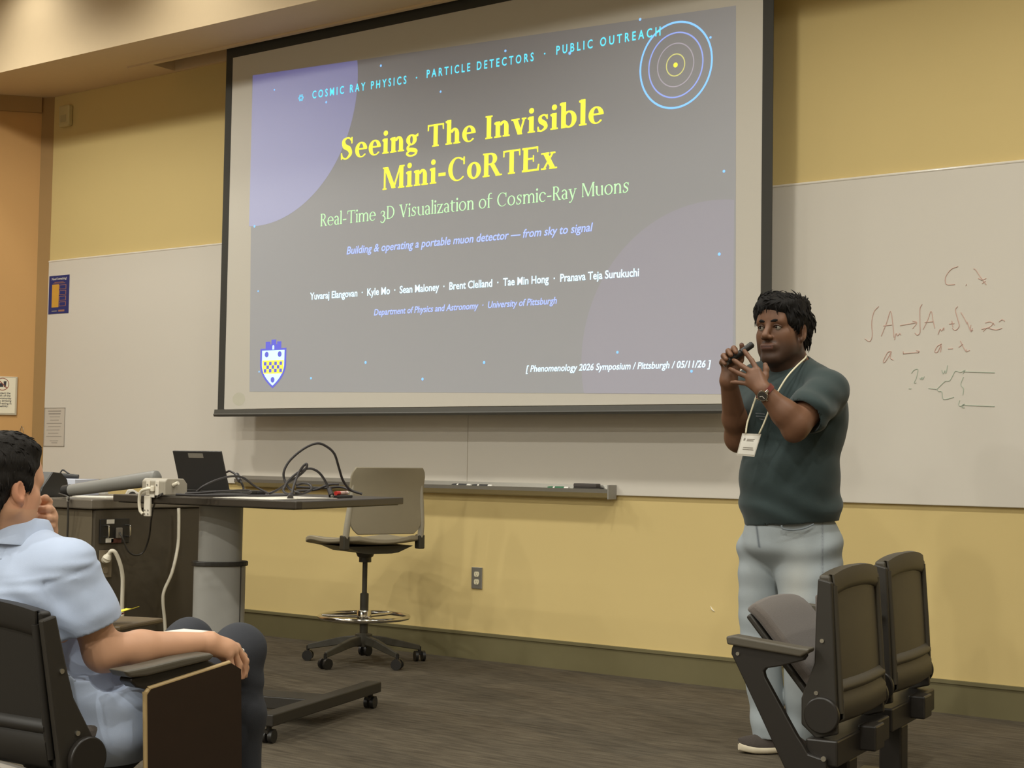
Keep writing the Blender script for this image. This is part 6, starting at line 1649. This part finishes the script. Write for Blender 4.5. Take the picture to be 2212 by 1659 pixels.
# frame y points away from the camera; he faces world +Y
fwd = np.array([math.sin(FS.rz), math.cos(FS.rz), 0]); rgt = np.array([fwd[1], -fwd[0], 0])
th = math.atan2(-fwd[0], fwd[1])
H2 = 1.04
headT = Xf(rotm(0, 0, th + math.radians(2)) @ rotm(math.radians(-4), 0, 0), q(4, 1052, 0.02))
B2 = Blob(np.array([-0.42, -0.30, q(0, 1500)[2]]), np.array([q(560, 1400)[0], 0.50, q(0, 935)[2]]), 0.0036)
hp = add_head(B2, headT, H2, jaw=1.0)
nb = q(10, 1165, 0.06)
B2.cone(hp(0, -0.028, -0.05), nb, 0.058, 0.066, 0.03)
B2.cone(hp(0, 0.02, -0.09), q(25, 1160, 0.08), 0.04, 0.05, 0.03)
RSh, LSh = q(150, 1222, -0.05), q(-60, 1225, 0.20)
B2.cone(RSh, nb, 0.05, 0.06, 0.03); B2.cone(LSh, nb, 0.05, 0.06, 0.03)
B2.ell(q(60, 1300, 0.09), (0.14, 0.11, 0.17), 0.04)
# right arm resting on the armrest
REl, RWr = q(222, 1408, -0.02), q(448, 1389, 0.10)
B2.cone(RSh, REl, 0.054, 0.047, 0.02); B2.ell(q(228, 1417, -0.02), 0.036, 0.02)
B2.cone(REl, REl + (RWr - REl) * 0.35, 0.045, 0.047, 0.03); B2.cone(REl + (RWr - REl) * 0.35, RWr, 0.047, 0.029, 0.02)
kn = [q(503, 1409, 0.155), q(506, 1405, 0.135), q(505, 1408, 0.112), q(499, 1415, 0.092)]   # index..little knuckles
kn = [q(510, 1398, 0.165), q(510, 1402, 0.142), q(504, 1408, 0.120), q(494, 1414, 0.100)]
for m in kn: B2.cone(RWr + (m - RWr) * 0.1, m, 0.027, 0.0135, 0.014)
B2.ell(q(478, 1398, 0.125), (0.035, 0.035, 0.018), 0.02)
for pts, r in (([kn[0], q(526, 1418, 0.185), q(531, 1443, 0.19), q(528, 1462, 0.185)], (.0115, .0105, .0095, .0085)),
               ([kn[1], q(530, 1428, 0.160), q(527, 1455, 0.160), q(516, 1473, 0.152)], (.012, .0108, .0098, .0088)),
               ([kn[2], q(516, 1436, 0.130), q(515, 1458, 0.128), q(512, 1476, 0.122)], (.0118, .0105, .0096, .0086)),
               ([kn[3], q(500, 1440, 0.105), q(501, 1460, 0.103), q(500, 1474, 0.10)], (.0108, .0096, .0088, .008))):
    B2.chain(pts, r, 0.004)
B2.chain([q(462, 1400, 0.14), q(486, 1420, 0.20), q(500, 1440, 0.215), q(505, 1455, 0.21)], (.018, .0135, .0115, .0095), 0.008)
# left hand raised to the mouth, forearm coming up from behind the shoulder
LW = q(98, 1150, 0.17)
B2.cone(q(60, 1290, 0.34), LW, 0.044, 0.030, 0.02); B2.cone(LSh, q(60, 1290, 0.34), 0.05, 0.044, 0.02)
B2.cone(LW, q(98, 1118, 0.145), 0.030, 0.034, 0.015); B2.ell(q(96, 1112, 0.145), (0.022, 0.038, 0.042), 0.012)
for (a, b, c), r in (((q(106, 1084, 0.150), q(98, 1077, 0.118), q(84, 1081, 0.122)), .0108), ((q(111, 1103, 0.135), q(104, 1100, 0.100), q(86, 1100, 0.108)), .0115),
                     ((q(113, 1121, 0.13), q(105, 1119, 0.098), q(88, 1117, 0.108)), .0112), ((q(112, 1137, 0.13), q(104, 1136, 0.102), q(90, 1131, 0.112)), .0102)):
    B2.chain([a, b, c], (r, r * .98, r * .85), 0.004)
B2.chain([q(100, 1120, 0.19), q(88, 1098, 0.20), q(78, 1088, 0.19)], (.015, .0125, .010), 0.008)
me, V = B2.mesh('body')
def warm(V): h = hl(V); return 0.35 * np.exp(-((np.abs(h[:, 0]) - 0.085) / 0.02) ** 2) * (np.abs(h[:, 2]) < .05) * (np.linalg.norm(h, axis=1) < .14)
def hair_shadow(V): h = hl(V); return 0.55 * (1 / (1 + np.exp(-(h[:, 2] + 0.095 - 0.9 * (h[:, 1] + 0.06)) / 0.006))) * (h[:, 1] < -0.03) * (np.linalg.norm(h, axis=1) < .2)
paint(me, V, (206, 158, 126), [(warm, (214, 128, 100))])
link('body', me, M_skin2, man2, 180)
ringc = kn[0] * 0.45 + q(526, 1418, 0.185) * 0.55; dr = q(526, 1418, 0.185) - kn[0]; dr /= np.linalg.norm(dr)
u1, v1, _ = frame_z(dr)
rg = thing('finger_ring', 'thin dark ring on the seated man\'s right hand', 'ring', (FS.O[0], FS.O[1], 0), FS.rz)
MB().tube([ringc + 0.0122 * (math.cos(a) * u1 + math.sin(a) * v1) for a in np.linspace(0, 2 * math.pi, 20, endpoint=False)], 0.0018, n=6, closed=True, sub=1).build('band', M_alu, rg, smooth=60)
M_eye2 = bpy.data.materials['eye_white']
for s_ in (-1, 1):
    e = MB().ball(hp(s_ * 0.033, 0.0785, 0.001), 0.0118 * H2, 16, 12).build('eye', M_eye2, man2, smooth=180)
    MB().ball(hp(s_ * 0.033, 0.0875, 0.0015), 0.0052 * H2, 12, 8).build('iris', M_iris, e, smooth=180)
    MB().tube([hp(s_ * 0.013, 0.0935, 0.020), hp(s_ * 0.030, 0.092, 0.0265), hp(s_ * 0.045, 0.082, 0.025), hp(s_ * 0.055, 0.070, 0.018)], [0.003, 0.0045, 0.004, 0.002], n=7).build('eyebrow', M_hair2, man2, smooth=180)
# hair, cropped at the neck and around the ears
Bh = Blob(headT.t - 0.19, headT.t + 0.19, 0.0042)
def he(c, r, k=0.02, op='add'): Bh.ell(hp(*c), np.array(r) * H2, k, headT.R, op)
he((0, -0.022, 0.045), (0.086, 0.106, 0.092)); he((0, 0.02, 0.092), (0.068, 0.075, 0.045), 0.03)
he((0, -0.062, -0.012), (0.074, 0.055, 0.085), 0.03); he((0, -0.058, -0.075), (0.052, 0.034, 0.05), 0.03)
for s_ in (-1, 1): he((s_ * 0.071, 0.018, 0.022), (0.012, 0.022, 0.034), 0.012)
he((0, 0.118, 0.02), (0.08, 0.062, 0.062), 0.012, 'sub'); he((0, 0.10, -0.05), (0.10, 0.085, 0.075), 0.006, 'sub')
for s_ in (-1, 1): he((s_ * 0.090, -0.008, -0.018), (0.026, 0.025, 0.038), 0.006, 'sub')
Bh.warp(lambda x, y, z: 0.0028 * blob_noise(x, y, z, 100, 1.0) + 0.0018 * blob_noise(x, y, z * .5, 220, 2.0))
me, V = Bh.mesh('hair')
me = with_tufts('hair', me, headT, 420, 0.022, 0.0026, lambda h: (0.3 * np.sign(h[0]), 0.5 if h[2] > .09 else -.1, -0.2 if h[2] > .09 else -1.0), 0.10, lambda h: h[1] < 0.07, 5)
link('hair', me, M_hair2, man2, 180)

# shirt
Bs = Blob(np.array([-0.55, -0.34, q(0, 1665)[2]]), np.array([q(345, 1400)[0], 0.52, q(0, 1110)[2]]), 0.0052)
Bs.ell(q(45, 1275, 0.085), (0.19, 0.145, 0.17), 0.06, rotm(0, 0, th))
Bs.ell(q(110, 1420, 0.09), (0.185, 0.15, 0.22), 0.06, rotm(0, 0, th))
Bs.ell(q(190, 1560, 0.10), (0.185, 0.175, 0.15), 0.06, rotm(0, 0, th)); Bs.ell(q(235, 1545, 0.08), (0.15, 0.16, 0.13), 0.05, rotm(0, 0, th))
Bs.cone(RSh, q(25, 1190, 0.07), 0.066, 0.078, 0.04); Bs.cone(LSh, q(0, 1190, 0.10), 0.066, 0.078, 0.04)
d_ = (REl - RSh) / np.linalg.norm(REl - RSh)
ds = d_; SE = RSh + (REl - RSh) * 0.5
Bs.cone(RSh, SE, 0.066, 0.078, 0.03); Bs.cone(SE, SE + ds * 0.10, 0.078, 0.086, 0.02)
LE2 = q(60, 1290, 0.34)
Bs.cone(LSh, LSh + (LE2 - LSh) * 0.6, 0.07, 0.075, 0.03)
# shirt tail below the side of the seat
Bs.cone(q(225, 1560, 0.02), q(248, 1612, 0.0), 0.075, 0.02, 0.03)
Bs.cone(hp(0, -0.02, -0.08), nb + np.array([0, 0, 0.0]), 0.052, 0.062, 0.004, 'sub')
def f2(x, y, z):
    cz_ = q(0, 1320)[2]; cx_ = q(60, 1300)[0]; ex_, ez_ = q(165, 1300)[0], q(165, 1300)[2]
    w = 0.0085 * np.sin(58 * (z + 0.9 * x)) * np.exp(-(((x - cx_) / 0.11) ** 2 + ((z - cz_) / 0.075) ** 2))
    w2 = 0.0035 * np.sin(75 * (z - 0.5 * x)) * np.exp(-(((x - q(225, 1340)[0]) / 0.06) ** 2 + ((z - q(225, 1340)[2]) / 0.05) ** 2))
    w3 = 0.007 * np.sin(52 * z + 5 * x) * np.exp(-(((x - q(240, 1530)[0]) / 0.1) ** 2 + ((z - q(240, 1530)[2]) / 0.08) ** 2))
    # armhole seam and back yoke seam as shallow grooves
    t = (x - RSh[0]) * ds[0] + (y - RSh[1]) * ds[1] + (z - RSh[2]) * ds[2]
    seam = 0.0045 * np.exp(-((t - 0.012) / 0.006) ** 2) * (x > q(95, 1250)[0])
    yoke = 0.0025 * np.exp(-((z - q(50, 1243)[2] - 0.10 * (x - q(50, 1243)[0])) / 0.005) ** 2) * np.clip((q(100, 1250)[0] - x) / 0.03, 0, 1) * (y < 0.1)
    puck = 0.0026 * np.sin(170 * z) * np.exp(-((t - 0.0) / 0.025) ** 2)
    return w + w2 + w3 + seam + yoke + puck + 0.0022 * blob_noise(x, y, z, 24, 3.0)
Bs.warp(f2)
pe = RSh + (REl - RSh) * 0.70
trim_end(Bs, pe, ds); Bs.cone(pe - ds * 0.02, pe + ds * 0.12, 0.064, 0.070, 0.0, 'sub')
me, V = Bs.mesh('shirt'); shirt = link('shirt', me, M_shirt, man2, 180)
sm_ = shirt.modifiers.new('soft', 'SMOOTH'); sm_.iterations = 4; sm_.factor = 0.5
# sleeve hem stitched band and collar
u1, v1, _ = frame_z(ds)
def collar_ring(r, lift, z0):
    return [q(32, 1157, 0.065) + np.array([r * 1.02 * math.cos(a) * rgt[0] + r * 1.08 * math.sin(a) * fwd[0], r * 1.02 * math.cos(a) * rgt[1] + r * 1.08 * math.sin(a) * fwd[1], z0 + 0.010 + lift * 0.45 * (-math.sin(a))]) for a in np.linspace(0, 2 * math.pi, 40, endpoint=False)]
g = MB(); rings = [collar_ring(0.104, 0.022, -0.075), collar_ring(0.084, 0.022, -0.03), collar_ring(0.080, 0.022, 0.01), collar_ring(0.076, 0.022, 0.036), collar_ring(0.079, 0.022, 0.042), collar_ring(0.088, 0.022, 0.024), collar_ring(0.097, 0.022, -0.004), collar_ring(0.108, 0.022, -0.035)]
vs = [p for r in rings for p in r]; n = 40
g.add(vs, [(i * n + k, i * n + (k + 1) % n, (i + 1) * n + (k + 1) % n, (i + 1) * n + k) for i in range(len(rings) - 1) for k in range(n)])
cl = g.build('collar', M_shirt, shirt, smooth=180)
so = cl.modifiers.new('thick', 'SOLIDIFY'); so.thickness = 0.003; so.offset = 0
sb_ = cl.modifiers.new('soft', 'SUBSURF'); sb_.levels = 1; sb_.render_levels = 2

# trousers
RK, LK = q(518, 1402, 0.42), q(408, 1388, 0.70)
RHp, LHp = q(232, 1610, 0.05), q(120, 1610, 0.22)
RF, LF = q(520, 1800, 0.40), q(420, 1700, 0.74)
RF[2] = 0.09; LF[2] = 0.09
Bp = Blob(np.array([-0.25, -0.22, 0.03]), np.array([q(600, 1400, 0.5)[0], 0.95, q(0, 1320, 0.6)[2]]), 0.0066)
Bp.ell((RHp + LHp) / 2 + (0, 0, -0.02), (0.15, 0.13, 0.09), 0.04, rotm(0, 0, th))
Bp.chain([RHp, RHp * .5 + RK * .5, RK], (0.090, 0.082, 0.066), 0.03)
Bp.chain([RK, RK * .55 + RF * .45, RF], (0.070, 0.066, 0.056), 0.04)
Bp.chain([LHp, LHp * .5 + LK * .5, LK], (0.098, 0.086, 0.068), 0.03)
Bp.chain([LK, LK * .55 + LF * .45, LF], (0.068, 0.064, 0.056), 0.04)
Bp.warp(lambda x, y, z: 0.004 * np.sin(60 * z + 20 * x) * np.exp(-((z - RK[2] + 0.10) / 0.06) ** 2) + 0.0025 * blob_noise(x, y, z, 26, 1.0))
Bp.cut((0, 0, 0.06), (0, 0, -1))
me, V = Bp.mesh('trousers'); link('trousers', me, M_pant, man2, 180)
man_keep = man
man = man2
M_shoe2 = M_shoe
def simple_shoe(an):
    toe = np.array([an[0], an[1], 0]) + fwd * 0.19; shoe(toe, fwd, False)
simple_shoe(RF); simple_shoe(LF)
man = man_keep
# notebook on his lap
nbk = (RK + LK) / 2 * 0.6 + (RHp + LHp) / 2 * 0.4
pn = q(392, 1366, 0.42)
nk = thing('notebook', 'white notebook lying on the seated man\'s lap', 'notebook', FS.O + FS.ex * pn[0] + FS.ey * pn[1] + np.array([0, 0, pn[2] - 0.008]), math.radians(8))
MB().bb((-0.06, -0.08, 0), (0.06, 0.08, 0.008)).build('pages', M_paper, nk, bevel=0.001)
MB().bb((-0.062, -0.082, -0.002), (0.062, 0.082, 0.0)).build('cover', M_gryp, nk)
